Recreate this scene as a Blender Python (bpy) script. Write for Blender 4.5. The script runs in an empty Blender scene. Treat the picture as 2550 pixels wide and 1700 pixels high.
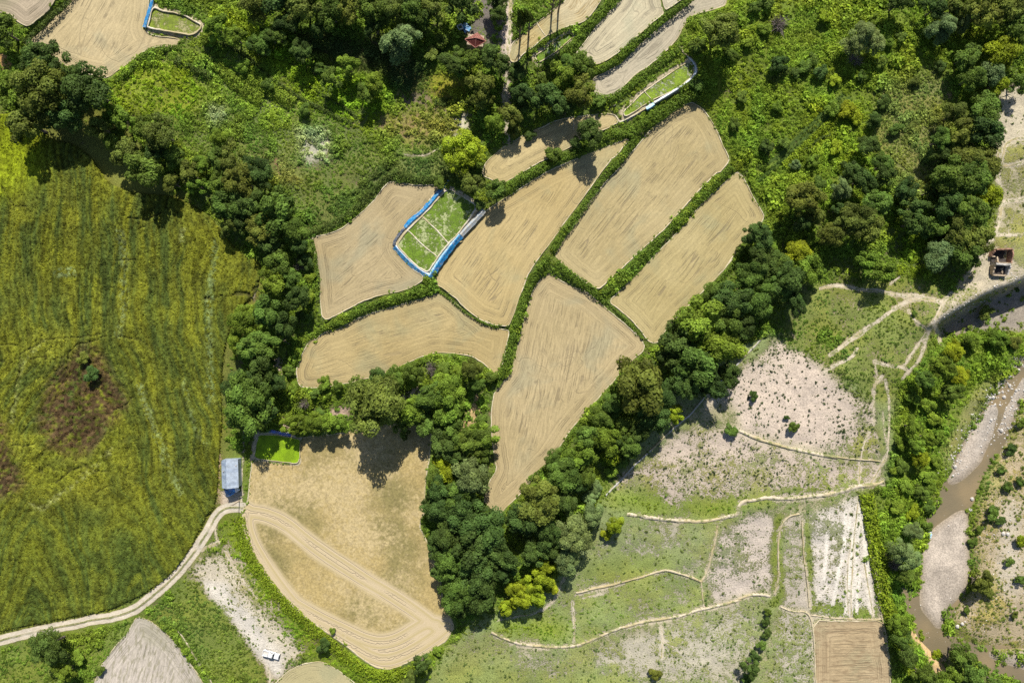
import bpy, bmesh, math, random
import numpy as np
from mathutils import Vector, Matrix
from mathutils.geometry import delaunay_2d_cdt

# ------------------------------------------------------------------ camera, light, exposure
sc = bpy.context.scene
col = sc.collection
H = 204.0            # height of the drone above the middle paddies (m)
S = 0.12             # metres per photograph pixel at height 0
cam_d = bpy.data.cameras.new("camera"); cam_d.lens = 24.0; cam_d.sensor_width = 36.0
cam_d.clip_start = 1.0; cam_d.clip_end = 6000.0
cam = bpy.data.objects.new("camera", cam_d); col.objects.link(cam)
cam.location = (0, 0, H); cam.rotation_euler = (0, 0, 0)
sc.camera = cam
SUN_EL, SUN_AZ = math.radians(45), math.radians(4)    # sun stands beyond the top edge of the frame
world = bpy.data.worlds.new("World"); sc.world = world; world.use_nodes = True
wn = world.node_tree.nodes; wl = world.node_tree.links
bg = wn.get("Background") or wn.new("ShaderNodeBackground")
sky = wn.new("ShaderNodeTexSky"); sky.sky_type = 'NISHITA'; sky.sun_disc = False
sky.sun_elevation = SUN_EL; sky.sun_rotation = SUN_AZ
wl.new(sky.outputs[0], bg.inputs[0]); bg.inputs[1].default_value = 0.068
sun_d = bpy.data.lights.new("sun", 'SUN'); sun_d.energy = 4.9; sun_d.angle = math.radians(0.55)
sun_d.color = (1.0, 0.95, 0.86)
sun = bpy.data.objects.new("sun", sun_d); col.objects.link(sun)
sd = Vector((math.sin(SUN_AZ) * math.cos(SUN_EL), math.cos(SUN_AZ) * math.cos(SUN_EL), math.sin(SUN_EL)))
sun.rotation_euler = sd.to_track_quat('Z', 'Y').to_euler(); sun.location = sd * 300
sc.view_settings.view_transform = 'Standard'; sc.view_settings.look = 'None'
sc.view_settings.exposure = 0.36; sc.view_settings.gamma = 1.0
sc.view_settings.use_curve_mapping = False
sc.render.engine = 'CYCLES'
sc.cycles.max_bounces = 4; sc.cycles.diffuse_bounces = 2; sc.cycles.transmission_bounces = 3
sc.cycles.transparent_max_bounces = 4; sc.cycles.glossy_bounces = 1
sc.cycles.use_denoising = False

R = random.Random(7)
rng = np.random.default_rng(11)

# ------------------------------------------------------------------ coordinates
def W(px, py, z=0.0):
    """World point at height z that stands where the photograph's pixel (2550 x 1700) looks."""
    k = S * (H - z) / H
    return ((px - 1275.0) * k, (850.0 - py) * k, z)
TX = (0, 600, 1200, 1800); TY = (0, 400, 800, 1250); TK = (3.4846, 3.4846, 3.4846, 3.136)
def pts(s):
    out = []; x0 = y0 = 0.0; k = 0.92235
    for t in s.split():
        if t[0] == 't': c, r = int(t[1]), int(t[2]); x0, y0, k = TX[c], TY[r], TK[c]
        elif t[0] == 'o': x0 = y0 = 0.0; k = 0.92235
        else:
            a, b = t.split(','); out.append((x0 + float(a) / k, y0 + float(b) / k))
    return out
def chaikin(P, n=2, closed=True):
    P = np.array(P, float)
    for _ in range(n):
        if closed:
            Q = np.roll(P, -1, 0)
            P = np.stack([P * .84 + Q * .16, P * .16 + Q * .84], 1).reshape(-1, 2)
        else:
            A, B = P[:-1], P[1:]
            M = np.stack([A * .75 + B * .25, A * .25 + B * .75], 1).reshape(-1, 2)
            P = np.vstack([P[:1], M[1:-1], P[-1:]]) if len(P) > 2 else P
    return P
def resample(P, step, closed=False):
    P = np.array(P, float)
    if closed: P = np.vstack([P, P[:1]])
    d = np.hypot(*np.diff(P, axis=0).T); s = np.concatenate([[0], np.cumsum(d)])
    n = max(3, int(s[-1] / step) + 1)
    t = np.linspace(0, s[-1], n, endpoint=not closed)
    return np.stack([np.interp(t, s, P[:, 0]), np.interp(t, s, P[:, 1])], 1)
def seg_dist(X, Y, P, closed=False):
    P = np.array(P, float)
    if closed: P = np.vstack([P, P[:1]])
    best = np.full(X.shape, 1e9)
    for (ax, ay), (bx, by) in zip(P[:-1], P[1:]):
        dx, dy = bx - ax, by - ay; L = dx * dx + dy * dy + 1e-9
        t = np.clip(((X - ax) * dx + (Y - ay) * dy) / L, 0, 1)
        best = np.minimum(best, (X - ax - t * dx) ** 2 + (Y - ay - t * dy) ** 2)
    return np.sqrt(best)
def inpoly(X, Y, P):
    P = np.array(P, float); ins = np.zeros(X.shape, bool); n = len(P); j = n - 1
    for i in range(n):
        xi, yi = P[i]; xj, yj = P[j]
        if yi != yj:
            ins ^= ((yi > Y) != (yj > Y)) & (X < (xj - xi) * (Y - yi) / (yj - yi) + xi)
        j = i
    return ins

# ------------------------------------------------------------------ raster of the land (one cell = 4 photo pixels)
C = 4.0; X0, Y0, X1, Y1 = -340, -340, 2890, 2040
gx = np.arange(X0, X1 + 1, C); gy = np.arange(Y0, Y1 + 1, C)
NX, NY = len(gx), len(gy)
GX, GY = np.meshgrid(gx, gy)
def blur(A, r):
    r = int(max(1, round(r)))
    for _ in range(2):
        for ax in (0, 1):
            pad = [(0, 0)] * A.ndim; pad[ax] = (r + 1, r)
            c = np.cumsum(np.pad(A, pad, mode='edge'), axis=ax)
            n = A.shape[ax]
            A = (np.take(c, np.arange(n) + 2 * r + 1, ax) - np.take(c, np.arange(n), ax)) / (2 * r + 1)
    return A
def fnoise(scale, oct=3, seed=0, shape=None):
    """value noise 0..1, feature size `scale` cells"""
    r = np.random.default_rng(seed); out = np.zeros((NY, NX)); amp = 1.0; tot = 0
    for o in range(oct):
        s = max(1.5, scale / 2 ** o)
        ny, nx = int(NY / s) + 3, int(NX / s) + 3
        g = r.random((ny, nx))
        yy = np.arange(NY) / s; xx = np.arange(NX) / s
        iy = yy.astype(int); ix = xx.astype(int); fy = yy - iy; fx = xx - ix
        fy = (fy * fy * (3 - 2 * fy))[:, None]; fx = (fx * fx * (3 - 2 * fx))[None]
        a = g[np.ix_(iy, ix)]; b = g[np.ix_(iy, ix + 1)]; c = g[np.ix_(iy + 1, ix)]; d = g[np.ix_(iy + 1, ix + 1)]
        out += amp * ((a * (1 - fx) + b * fx) * (1 - fy) + (c * (1 - fx) + d * fx) * fy); tot += amp; amp *= .55
    return out / tot
def polymask(P, feather=0, wob=0.0, seed=3):
    P = np.array(P); m = np.zeros((NY, NX), float)
    pad = 40
    i0 = max(0, int((P[:, 1].min() - Y0) / C) - pad); i1 = min(NY, int((P[:, 1].max() - Y0) / C) + pad)
    j0 = max(0, int((P[:, 0].min() - X0) / C) - pad); j1 = min(NX, int((P[:, 0].max() - X0) / C) + pad)
    if i1 <= i0 or j1 <= j0: return m
    X, Y = GX[i0:i1, j0:j1], GY[i0:i1, j0:j1]
    if wob:
        X = X + (N_W1[i0:i1, j0:j1] - .5) * 2 * wob; Y = Y + (N_W2[i0:i1, j0:j1] - .5) * 2 * wob
    s = inpoly(X, Y, P).astype(float)
    if feather: s = blur(s, feather / C)
    m[i0:i1, j0:j1] = s
    return m
def linemask(P, width, soft=1.0):
    """1 on a polyline of `width` photo pixels"""
    P = np.array(P); m = np.zeros((NY, NX)); pad = 12
    i0 = max(0, int((P[:, 1].min() - Y0) / C) - pad); i1 = min(NY, int((P[:, 1].max() - Y0) / C) + pad)
    j0 = max(0, int((P[:, 0].min() - X0) / C) - pad); j1 = min(NX, int((P[:, 0].max() - X0) / C) + pad)
    if i1 <= i0 or j1 <= j0: return m
    d = seg_dist(GX[i0:i1, j0:j1], GY[i0:i1, j0:j1], P)
    m[i0:i1, j0:j1] = np.clip((width / 2 + soft * C - d) / (soft * C), 0, 1)
    return m
N_W1 = fnoise(12, 3, 101); N_W2 = fnoise(12, 3, 102)
N_BIG = fnoise(70, 3, 103); N_MID = fnoise(18, 3, 104); N_SM = fnoise(5, 2, 105)

# ------------------------------------------------------------------ the fields: outline, level, plough direction
FIELDS = {
 'F0': ("t00 -900,-300 560,-300 480,0 400,110 240,235 170,200 90,130 0,100 -900,60", 11.0, 40),
 'F1': ("t00 700,-300 590,0 500,95 395,205 300,300 205,365 290,430 430,510 590,575 655,615 800,650 930,680 1040,600 1130,540 1220,460 1310,420 1400,405 1520,410 1565,350 1500,325 1380,320 1280,290 1255,240 1275,180 1290,50 1290,-300", 9.0, 60),
 'FA': ("t11 610,670 740,640 860,600 960,520 1060,440 1150,350 1230,240 1290,180 1400,190 1500,215 1700,210 1740,215 1600,390 1500,480 1420,570 1335,690 1325,760 1400,850 1500,950 1580,1000 1575,1040 1500,1090 1400,1130 1200,1170 1050,1220 900,1300 740,1385 705,1350 690,1220 680,1100 660,900 635,760", 4.2, 42),
 'FB': ("o 1442,318 1400,335 1330,362 1260,392 1200,430 1150,462 1110,488 1075,525 1040,570 1012,612 1000,640 t11 1670,1060 1760,1110 1870,1200 1960,1290 2060,1370 2160,1420 t21 0,1380 100,1420 230,1440 270,1350 300,1250 350,1120 400,990 480,860 550,770 640,650 700,560 800,430 900,290 1000,150 1060,70 1130,-20 t20 1150,1370 1270,1225", 3.2, 55),
 'FC': ("t20 1830,890 1900,930 1960,1000 2040,1130 2090,1260 2150,1380 2120,1430 2060,1500 t21 2050,90 1900,240 1780,370 1700,460 1620,560 1500,670 1400,760 1280,870 1200,950 1100,1040 1010,1120 900,1060 800,980 700,890 630,820 700,700 800,560 900,410 1000,270 1100,160 1200,50 t20 1200,1420 1350,1270 1450,1140 1600,1010 1750,910", 2.0, 52),
 'FD': ("t21 2215,90 2265,160 t31 120,80 160,130 240,290 290,370 325,440 290,505 150,660 80,750 0,860 t21 2265,750 2130,910 1980,1075 1850,1200 1700,1350 1600,1460 1530,1560 t22 1530,180 1490,190 1440,170 1380,90 t21 1400,1500 1300,1380 1200,1300 1100,1215 1250,1080 1400,930 1550,770 1700,620 1850,440 1950,330 2100,200", 0.8, 52),
 'FE': ("t21 600,975 680,1040 760,1080 900,1130 1010,1220 1100,1300 1200,1380 1300,1470 1370,1540 t22 1300,60 1380,150 1415,220 1390,270 1300,340 1240,400 1150,510 1050,620 900,790 760,950 700,1050 600,1200 480,1320 350,1480 230,1590 o 1148,1180 1125,1165 1110,1148 t22 20,1540 60,1400 130,1290 110,1180 85,1000 80,850 90,700 110,620 140,580 250,450 300,280 350,50 t21 330,1500 380,1330 440,1130 500,1040 560,990", 0.4, 78),
 'FF': ("t11 1690,1150 1600,1190 1500,1215 1300,1275 1150,1315 1000,1375 850,1450 700,1500 640,1568 t12 640,120 560,220 480,420 490,530 520,570 650,580 800,560 950,530 1100,490 1250,450 1400,380 1550,310 1700,270 1850,275 2000,300 2100,360 2150,410 2200,462 t22 120,460 170,400 200,280 230,120 232,75 160,65 90,50 0,25 t11 2100,1415 1950,1315 1850,1225 1750,1165", 2.4, 18),
 'FG': ("t12 520,1240 510,1080 540,1000 760,985 960,950 1300,880 1660,900 1650,1040 1640,1150 1600,1400 1590,1568 t13 1600,80 1560,150 1550,220 1590,290 1650,420 1720,590 1735,700 1740,800 1800,950 1850,1080 1800,1180 1650,1290 1480,1370 1380,1420 1270,1450 1170,1430 1040,1350 900,1230 720,1110 550,990 400,860 300,740 200,610 120,480 50,330 10,180 20,60 t12 60,1568 80,1350 95,1200 300,1225 480,1250", -1.0, 62),
 'FT1': ("t20 740,0 620,80 500,190 400,260 260,380 235,480 250,540 300,540 360,470 430,420 560,310 680,262 760,225 830,210 900,180 960,110 1040,0 1130,-300 800,-300", 8.6, 48),
 'FT2': ("t20 1200,0 1120,90 1000,220 900,360 810,470 900,520 960,560 1030,550 1120,500 1200,440 1300,360 1400,270 1500,180 1580,120 1560,60 1545,0 1600,-300 1340,-300", 7.2, 52),
 'FT2b': ("t20 1565,0 1575,50 1595,95 1680,35 1760,-20 2050,-300 1620,-300", 7.6, 52),
 'FT3': ("t20 1830,0 1700,105 1550,235 1400,365 1300,465 1200,555 1080,625 960,680 970,760 985,820 1080,850 1180,800 1260,720 1340,640 1450,570 1580,460 1690,350 1720,290 1750,230 1800,150 1900,110 2030,80 2110,50 2130,0 2150,-300 2100,-300", 5.6, 45),
 'FT4': ("o 1105,402 1118,370 1160,335 1200,312 1290,272 1390,260 1412,262 1422,280 1390,298 1335,316 1310,338 1240,372 1180,408 1150,422", 4.4, 25),
 'FS': ("o 620,1580 660,1542 700,1522 740,1518 780,1540 830,1580 900,1640 560,1640", -3.2, 20),
 'FQ': ("t03 1190,985 1310,1030 1420,1120 1530,1230 1640,1380 1760,1568 1830,1720 720,1720 830,1540 880,1410 1000,1250 1100,1140", -3.4, 78),
 'FR': ("o 1868,1424 1950,1426 2028,1424 2036,1470 2042,1520 2046,1600 2050,1660 1870,1660 1872,1520", -4.0, 0),
}
NURS = {
 'N1': ("t00 1335,65 1400,95 1500,112 1590,130 1680,180 1745,215 1740,250 1700,290 1640,305 1560,290 1450,270 1275,240 1290,200 1312,100", 9.4),
 'N2': ("t11 1810,245 1930,310 2045,390 2030,430 1960,530 1880,640 1800,720 1700,850 1622,970 1530,925 1430,820 1350,730 1420,635 1500,550 1640,415 1760,270", 4.5),
 'N3': ("t12 150,980 300,985 430,1005 510,1020 515,1060 510,1180 490,1235 330,1215 110,1190 130,1080", -0.6),
 'N4': ("t20 458,490 620,372 760,285 800,312 720,385 630,460 490,548", 7.4),
 'N5': ("t20 1790,542 1828,565 1843,620 1815,672 1700,768 1480,868 1245,1018 1225,975 1300,900 1410,792 1600,662 1700,592", 4.9),
}
# one or two control heights per place (overview pixels, metres)
CTRL = [(1740,60,6),(2000,60,7),(2340,0,10),(-200,-200,14),(500,-200,12),(700,40,8),(650,150,7),(500,200,7),(900,60,8.5),(1080,90,8.5),
 (400,280,6),(850,250,5.5),(1000,250,5),(950,330,4.8),(700,400,5),(640,340,5),(1160,180,7),(1180,260,5.5),(1130,500,3),
 (100,60,8.5),(30,230,6),(150,300,5),(300,350,4.5),(440,440,4),(600,500,3.2),(650,600,3),(600,800,1.6),(650,900,1),(560,930,.5),
 (-300,300,6),(0,350,4.6),(0,700,3),(0,1000,1.5),(250,700,2.6),(250,1000,.6),(450,700,2),(450,1000,.2),(0,1250,-.6),(250,1250,-1),(450,1150,-.8),
 (520,1180,-1.4),(380,1350,-2.3),(200,1425,-2.4),(0,1470,-2.4),(470,1330,-2.6),(560,1440,-3),(620,1500,-3.2),(350,1500,-3.4),(100,1540,-3.4),(100,1700,-4),(700,1460,-2.4),
 (740,910,.8),(850,960,-.2),(1000,920,.4),(1100,920,.2),(1050,1050,-.4),(1050,1200,-1),(1060,1350,-2),(1180,1250,-1),(1250,1200,-1),(1300,1100,-.8),(1400,1000,-.8),(1550,850,-.6),(1700,700,-.4),
 (1700,300,2.6),(1750,450,1.6),(1900,200,5),(1900,400,3),(2000,500,2.6),(2200,200,6),(2200,500,4.5),(2050,620,2),(1900,640,1),(1820,680,.3),
 (2320,340,6),(2320,560,5.6),(2250,600,5),(2200,660,4.2),(2120,720,3.6),(2080,840,2.4),(1980,800,.8),(2010,680,1.6),(1900,760,0),(1950,850,.6),(2320,620,5.2),(2460,600,6),
 (2330,650,4.8),(2250,690,4.4),(2180,725,3.9),(2150,760,3),(2200,775,-2.4),(2280,740,-2.6),(2352,720,-2.5),(2500,700,-2.5),(2220,800,-3.4),(2330,790,-4),
 (1800,800,-1.2),(1700,900,-1.2),(1900,950,-1.2),(2000,920,-.9),(1850,1000,-1.4),(1600,1050,-2.2),(1750,1090,-2.2),(1950,1100,-2.2),(1450,1130,-2.4),(1600,1180,-2.4),
 (1500,1250,-3),(1400,1310,-3),(1700,1280,-3),(1820,1300,-3.2),(1930,1280,-3.2),(1450,1400,-3.5),(1250,1420,-3.4),(1600,1350,-3.4),(1700,1450,-4.2),(1400,1530,-4.4),(1100,1530,-3.8),(1820,1480,-4.2),(1200,1700,-5),(1800,1800,-5),
 (2040,1000,-1.6),(2030,1150,-3),(2060,1300,-4),(2090,1450,-5),(2140,1560,-6),(2120,950,-4),(2180,900,-5.5),(2250,870,-6.5),(2160,1060,-6.5),(2110,1180,-6.5),(2100,1300,-6.5),(2130,1420,-7.2),
 (2290,970,-8),(2200,1120,-8),(2170,1250,-8),(2180,1400,-8.2),(2300,1520,-8.4),(2400,1560,-8.4),(2352,860,-7.6),
 (2352,950,-6.2),(2300,1100,-6),(2300,1200,-5.4),(2340,1350,-4.6),(2280,1400,-5.6),(2300,1470,-7),(2500,1200,-3),(2700,800,-2),(2700,1500,-3),(2700,300,8)]
RIVER = "t32 2700,100 2352,300 2250,400 2160,540 2060,680 1960,820 1880,960 1800,1120 1740,1240 1680,1411 t33 1610,0 1600,150 1600,230 1560,320 1540,480 1550,620 1500,760 1440,680 1375,640 1400,760 1450,880 1470,960 1540,1080 1640,1180 1700,1215 1800,1230 1950,1250 2060,1290 2200,1360 2352,1420 2700,1500 2700,1180 2352,1140 2080,1130 1950,1130 1850,1100 1800,1080 1760,1020 1710,980 1760,830 1900,700 1935,560 1925,400 1935,200 1910,60 1960,0 t32 2000,1250 2080,1120 2180,980 2260,820 2330,650 2420,520 2700,380"

def idw_init():
    P = []; V = []
    for k, (s, lv, _) in FIELDS.items():
        for p in resample(pts(s), 45, True): P.append(p); V.append(lv)
    for k, (s, lv) in NURS.items():
        for p in resample(pts(s), 45, True): P.append(p); V.append(lv)
    for x, y, z in CTRL: P.append((x / .92235, y / .92235)); V.append(z)
    P = np.array(P); V = np.array(V)
    sx = GX[::6, ::6]; sy = GY[::6, ::6]
    num = np.zeros(sx.shape); den = np.zeros(sx.shape)
    for (x, y), v in zip(P, V):
        w = 1.0 / ((sx - x) ** 2 + (sy - y) ** 2 + 300) ** 1.6
        num += w * v; den += w
    z = num / den
    iy = np.minimum(np.arange(NY) / 6, z.shape[0] - 1.001); ix = np.minimum(np.arange(NX) / 6, z.shape[1] - 1.001)
    a = iy.astype(int); b = ix.astype(int); fy = (iy - a)[:, None]; fx = (ix - b)[None]
    return (z[np.ix_(a, b)] * (1 - fy) * (1 - fx) + z[np.ix_(a + 1, b)] * fy * (1 - fx) + z[np.ix_(a, b + 1)] * (1 - fy) * fx + z[np.ix_(a + 1, b + 1)] * fy * fx)
Z = idw_init()
fix = np.zeros((NY, NX), bool); FM = {}
for k, (s, lv, _) in FIELDS.items():
    m = polymask(pts(s)) > .5; FM[k] = m; fix |= m; Z[m] = lv
for k, (s, lv) in NURS.items():
    m = polymask(pts(s)) > .5; FM[k] = m; fix |= m; Z[m] = lv
RIV = pts(RIVER); riv = polymask(RIV) > .5; rivb = blur(riv.astype(float), 3)
Z[riv] = -8.35; fix |= riv
# the cliff under the ridge path
cliff = pts("t31 1700,1255 1790,1215 1900,1165 2050,1075 2160,1040 2290,990 2500,900 2700,820 2700,1200 2352,1320 2100,1411 1900,1411 1740,1411 1690,1350")
cm = polymask(cliff) > .5; Z[cm & ~riv] = np.minimum(Z[cm & ~riv], -7.0)
rm = linemask(pts("t31 1640,1265 1690,1235 1780,1180 1900,1110 2050,1020 2200,970 2352,910 2700,780"), 22) > .5
Z[rm] = 4.6; fixc = cm | rm
for it in range(120):
    A = (np.roll(Z, 1, 0) + np.roll(Z, -1, 0) + np.roll(Z, 1, 1) + np.roll(Z, -1, 1)) * .25
    A[0], A[-1], A[:, 0], A[:, -1] = Z[0], Z[-1], Z[:, 0], Z[:, -1]
    Z = np.where(fix | (fixc if it < 112 else fix), Z, Z * .15 + .85 * A)
anyf = np.zeros((NY, NX), bool)
for m in FM.values(): anyf |= m
inside = anyf.astype(float)
rough = (1 - np.clip(blur(inside, 1) * 1.5, 0, 1))
Z = Z + rough * ((N_MID - .5) * 1.0 + (N_SM - .5) * .35) * np.clip(1 - rivb * 2, .1, 1)
ZF = Z.copy()
Z = np.where(anyf, Z - .3, Z)
bars = [pts("t32 2120,630 2150,700 2100,820 2070,930 2030,1080 1950,1160 1870,1230 1770,1270 1740,1260 1790,1150 1840,1040 1890,930 1980,790 2070,680"),
        pts("t32 2350,420 2290,560 2200,720 2150,860 2140,950 2190,880 2270,760 2330,600 2420,500"),
        pts("t33 1895,50 1930,200 1920,400 1930,560 1900,700 1760,820 1710,960 1690,1000 1620,900 1550,800 1535,700 1560,560 1550,420 1575,310 1620,250 1700,170 1800,100"),
        pts("t33 2700,1340 2352,1300 2200,1250 2060,1195 2090,1150 2352,1135 2700,1140")]
barm = np.zeros((NY, NX))
for b in bars: barm = np.maximum(barm, polymask(b, 6, 8))
Z = Z + barm * .75 * riv
def zat(px, py, A=None):
    A = ZF if A is None else A
    fx = np.clip((np.asarray(px, float) - X0) / C, 0, NX - 1.001); fy = np.clip((np.asarray(py, float) - Y0) / C, 0, NY - 1.001)
    i = fx.astype(int); j = fy.astype(int); a = fx - i; b = fy - j
    return A[j, i] * (1 - a) * (1 - b) + A[j, i + 1] * a * (1 - b) + A[j + 1, i] * (1 - a) * b + A[j + 1, i + 1] * a * b

# ------------------------------------------------------------------ painting the land: soil colour, plant colour, cover, clump density
soil = np.zeros((NY, NX, 3)); soil[:] = (.25, .20, .11)
veg = np.zeros((NY, NX, 3)); veg[:] = (.10, .14, .03)
cov = np.full((NY, NX), .82); den = np.full((NY, NX), .85); tint = np.zeros((NY, NX, 3)); tint[:] = (.14, .195, .028)
siz = np.full((NY, NX), 1.0)
def paint(s, so=None, ve=None, cv=None, dn=None, ti=None, sz=None, fe=16, wob=14, isline=0, alpha=1.0):
    m = (linemask(chaikin(pts(s), 2, False), isline, 1.2) if isline else polymask(pts(s), fe, wob)) * alpha
    M = m[..., None]
    for arr, v in ((soil, so), (veg, ve), (tint, ti)):
        if v is not None: arr[:] = arr * (1 - M) + np.array(v) * M
    for arr, v in ((cov, cv), (den, dn), (siz, sz)):
        if v is not None: arr[:] = arr * (1 - m) + v * m
PINK = (.57, .475, .385); STRAW = (.44, .40, .24); PALE = (.60, .53, .40); DRYG = (.17, .205, .085); GREEN = (.15, .20, .045)
BR = (.165, .225, .028); MIDG = (.15, .205, .03); DK = (.06, .085, .028)
# scrub land round the trees
paint("o -300,-300 2800,-300 2800,700 -300,700", ti=MIDG, fe=0, wob=0)
paint("o 1690,-100 2300,-100 2300,120 2150,420 1950,480 1760,500 1640,300 1560,120", ti=(.165,.22,.026), ve=(.13,.18,.025), dn=1.0, cv=.95, sz=1.15)
paint("o 1860,220 2010,230 2000,360 1870,390", ti=(.20,.26,.025))
paint("o 1700,-20 1860,-20 1850,120 1720,110", ti=(.19,.24,.03))
paint("o 2020,180 2170,150 2190,380 2080,480 2010,330", ti=(.17,.20,.055), ve=(.17,.18,.06), sz=.8)
paint("o 2030,520 2130,520 2130,640 2060,650", ti=(.17,.235,.022))
paint("o 2180,120 2210,120 2200,260 2150,260", so=(.40,.27,.15), cv=.5, dn=.4)
paint("o 400,120 560,130 760,260 900,360 1000,330 1040,400 900,420 700,560 640,420 420,330 290,200", ti=(.135,.195,.035), ve=(.12,.15,.045), dn=.8, sz=.85)
paint("o 290,150 420,140 480,210 420,280 300,260 250,230", ti=(.20,.27,.02), ve=(.19,.24,.03), dn=.7, sz=.7)
paint("o 480,110 640,150 700,250 620,300 480,190", ti=(.20,.28,.04), dn=1.1)
paint("o 560,60 900,100 900,300 760,280 640,180", ti=(.19,.27,.022), dn=1.0)
paint("o 470,40 620,30 640,90 500,90", ti=(.21,.28,.02), dn=1.1)
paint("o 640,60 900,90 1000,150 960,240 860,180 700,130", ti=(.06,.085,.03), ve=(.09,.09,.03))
paint("o 980,160 1070,165 1075,240 1000,230", so=(.3,.24,.05), ve=(.24,.24,.03), ti=(.24,.25,.03), dn=.25, cv=.8)
paint("o 900,215 980,220 985,250 905,245", so=(.22,.17,.12), cv=.1, dn=.05)
paint("o 900,260 1080,260 1060,330 960,330 860,300", so=(.32,.24,.10), ve=(.26,.24,.07), cv=.5, dn=.4, ti=(.2,.2,.05))
paint("o 1010,265 1085,255 1075,330 1030,360 1010,330", so=(.6,.55,.4), cv=.35, dn=.3, fe=8)
paint("o 670,300 750,300 760,370 700,370", so=(.5,.48,.36), cv=.45, dn=.45, ti=(.32,.36,.2), fe=10)
paint("o 600,350 680,370 700,420 640,420", so=(.36,.22,.12), cv=.65, dn=.5, ti=(.2,.2,.06), fe=10)
paint("o 470,235 520,235 510,275 475,280", so=(.5,.48,.36), cv=.45, dn=.6, ti=(.34,.38,.24), fe=8)
paint("o 860,380 1000,350 1100,380 1120,420 1000,425 900,415 820,460 760,520 720,510", ti=(.075,.105,.03), dn=1.0)
paint("o 1150,120 1180,120 1170,330 1155,330", so=(.46,.38,.27), cv=.2, dn=.15, fe=5, wob=4)
paint("o 0,125 25,130 45,180 30,190 0,150", so=(.45,.27,.10), cv=.1, dn=.1, fe=5)
paint("o 175,245 210,250 235,275 205,290 185,270", so=(.48,.32,.18), cv=.1, dn=.05, fe=5)
paint("o 640,760 680,760 660,830 630,890 615,880 640,800", so=(.5,.40,.28), cv=.1, dn=.1, fe=6)
paint("o 700,780 720,760 710,890 688,880", so=(.46,.42,.33), cv=.3, dn=.2, fe=6)
paint("o 930,890 990,880 990,920 920,930", so=(.55,.46,.33), cv=.1, dn=.15, fe=5)
paint("o 770,930 800,935 798,975 765,960", so=(.55,.40,.30), cv=.1, dn=.1, fe=5)
paint("o 650,955 680,955 675,985 650,975", so=(.52,.38,.28), cv=.1, dn=.1, fe=5)
paint("o 1075,900 1100,900 1105,960 1050,1000 1070,940", so=(.5,.36,.17), cv=.15, dn=.2, fe=5)
paint("o 1060,-20 1160,-20 1165,120 1130,110 1060,90", so=(.16,.14,.12), cv=.25, dn=.2)
paint("o 1155,0 1180,0 1180,140 1150,150", so=(.52,.42,.34), cv=.25, dn=.15, fe=5, wob=5)
# left: ground round crop, road side
paint("o -300,250 250,250 520,560 620,640 520,900 520,1180 380,1330 200,1430 -300,1500", so=(.2,.16,.09), ve=(.13,.14,.03), dn=0, cv=.9)
paint("o -300,1500 0,1480 200,1435 300,1415 330,1440 280,1480 240,1568 240,1700 -300,1700", so=(.3,.26,.1), ve=(.13,.17,.035), cv=.88, dn=.55, ti=(.12,.17,.03), sz=.7)
paint("o 150,1470 260,1450 230,1568 120,1568", ti=(.15,.21,.03), dn=.9, sz=.9)
paint("o 330,1420 470,1320 540,1380 620,1500 650,1568 500,1568 420,1450", so=(.34,.27,.14), ve=(.13,.165,.035), cv=.8, dn=.5, ti=(.12,.16,.035), sz=.7)
paint("o 440,1290 520,1260 600,1370 690,1480 700,1510 640,1530 560,1440 500,1350 420,1330", so=PALE, ve=(.25,.24,.13), cv=.2, dn=.25, ti=(.12,.14,.05), sz=.45)
paint("o 450,1330 520,1340 600,1440 655,1500 640,1560 600,1520 540,1440 470,1360", so=(.62,.57,.49), cv=.16, dn=.12, fe=10)
paint("o 320,1430 390,1470 470,1580 470,1700 200,1700 215,1568 240,1520 300,1450", so=(.52,.45,.35), ve=(.30,.27,.17), cv=.35, dn=.05, sz=.4, fe=5, wob=4)
paint("o 505,1180 560,1185 600,1290 700,1400 850,1530 950,1545 1000,1490 1060,1470 1080,1568 960,1650 760,1568 640,1440 520,1270", ti=(.17,.235,.022), ve=(.15,.2,.025), dn=.8, sz=.7)
paint("o 500,1230 560,1280 600,1350 660,1400 620,1420 560,1360", so=(.5,.42,.3), cv=.45, dn=.35, fe=6)
paint("o 555,1060 580,1050 575,1160 555,1190", ti=(.15,.21,.02), dn=.8, sz=.6, fe=5)
paint("o 505,1130 560,1130 560,1170 505,1175", so=(.55,.45,.34), cv=.1, dn=0, fe=5)
paint("o 495,1040 512,1040 508,1160 497,1160", so=(.46,.34,.19), cv=.3, dn=.1, fe=4, wob=3)
# right: dry terraces
paint("o 1500,900 1780,760 1990,900 2090,850 2080,1050 2030,1130 1900,1420 2020,1430 2060,1700 900,1700 1040,1460 1280,1330 1400,1130", so=STRAW, ve=DRYG, cv=.65, dn=.12, ti=(.12,.15,.05), sz=.55, fe=8)
R1 = "t32 370,100 450,150 620,250 700,300 800,390 950,520 1060,600 1170,620 1190,640 1230,900 1250,1060 1100,1050 950,1040 800,1015 500,950 250,890 130,840 100,680 0,600 -150,700 -120,600 20,430 200,330 330,250"
paint(R1, so=PINK, ve=(.11,.13,.06), cv=.24, dn=.16, ti=(.05,.07,.03), sz=.5, fe=8, wob=6)
paint("t32 1050,650 1240,900 1250,1050 1100,1050 900,1000 500,940 130,840 150,790 500,880 900,930 1060,880", ve=(.2,.22,.06), cv=.62, dn=.15, fe=14, alpha=.8)
paint("o 1590,985 1700,985 1800,1028 1900,1052 2030,1065 2020,1100 1960,1125 1850,1140 1750,1150 1650,1180 1500,1180 1395,1160 1400,1110 1480,1060 1540,1010", so=PINK, ve=(.18,.19,.08), cv=.42, dn=.14, ti=(.06,.08,.035), sz=.5, fe=8, wob=6)
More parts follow.
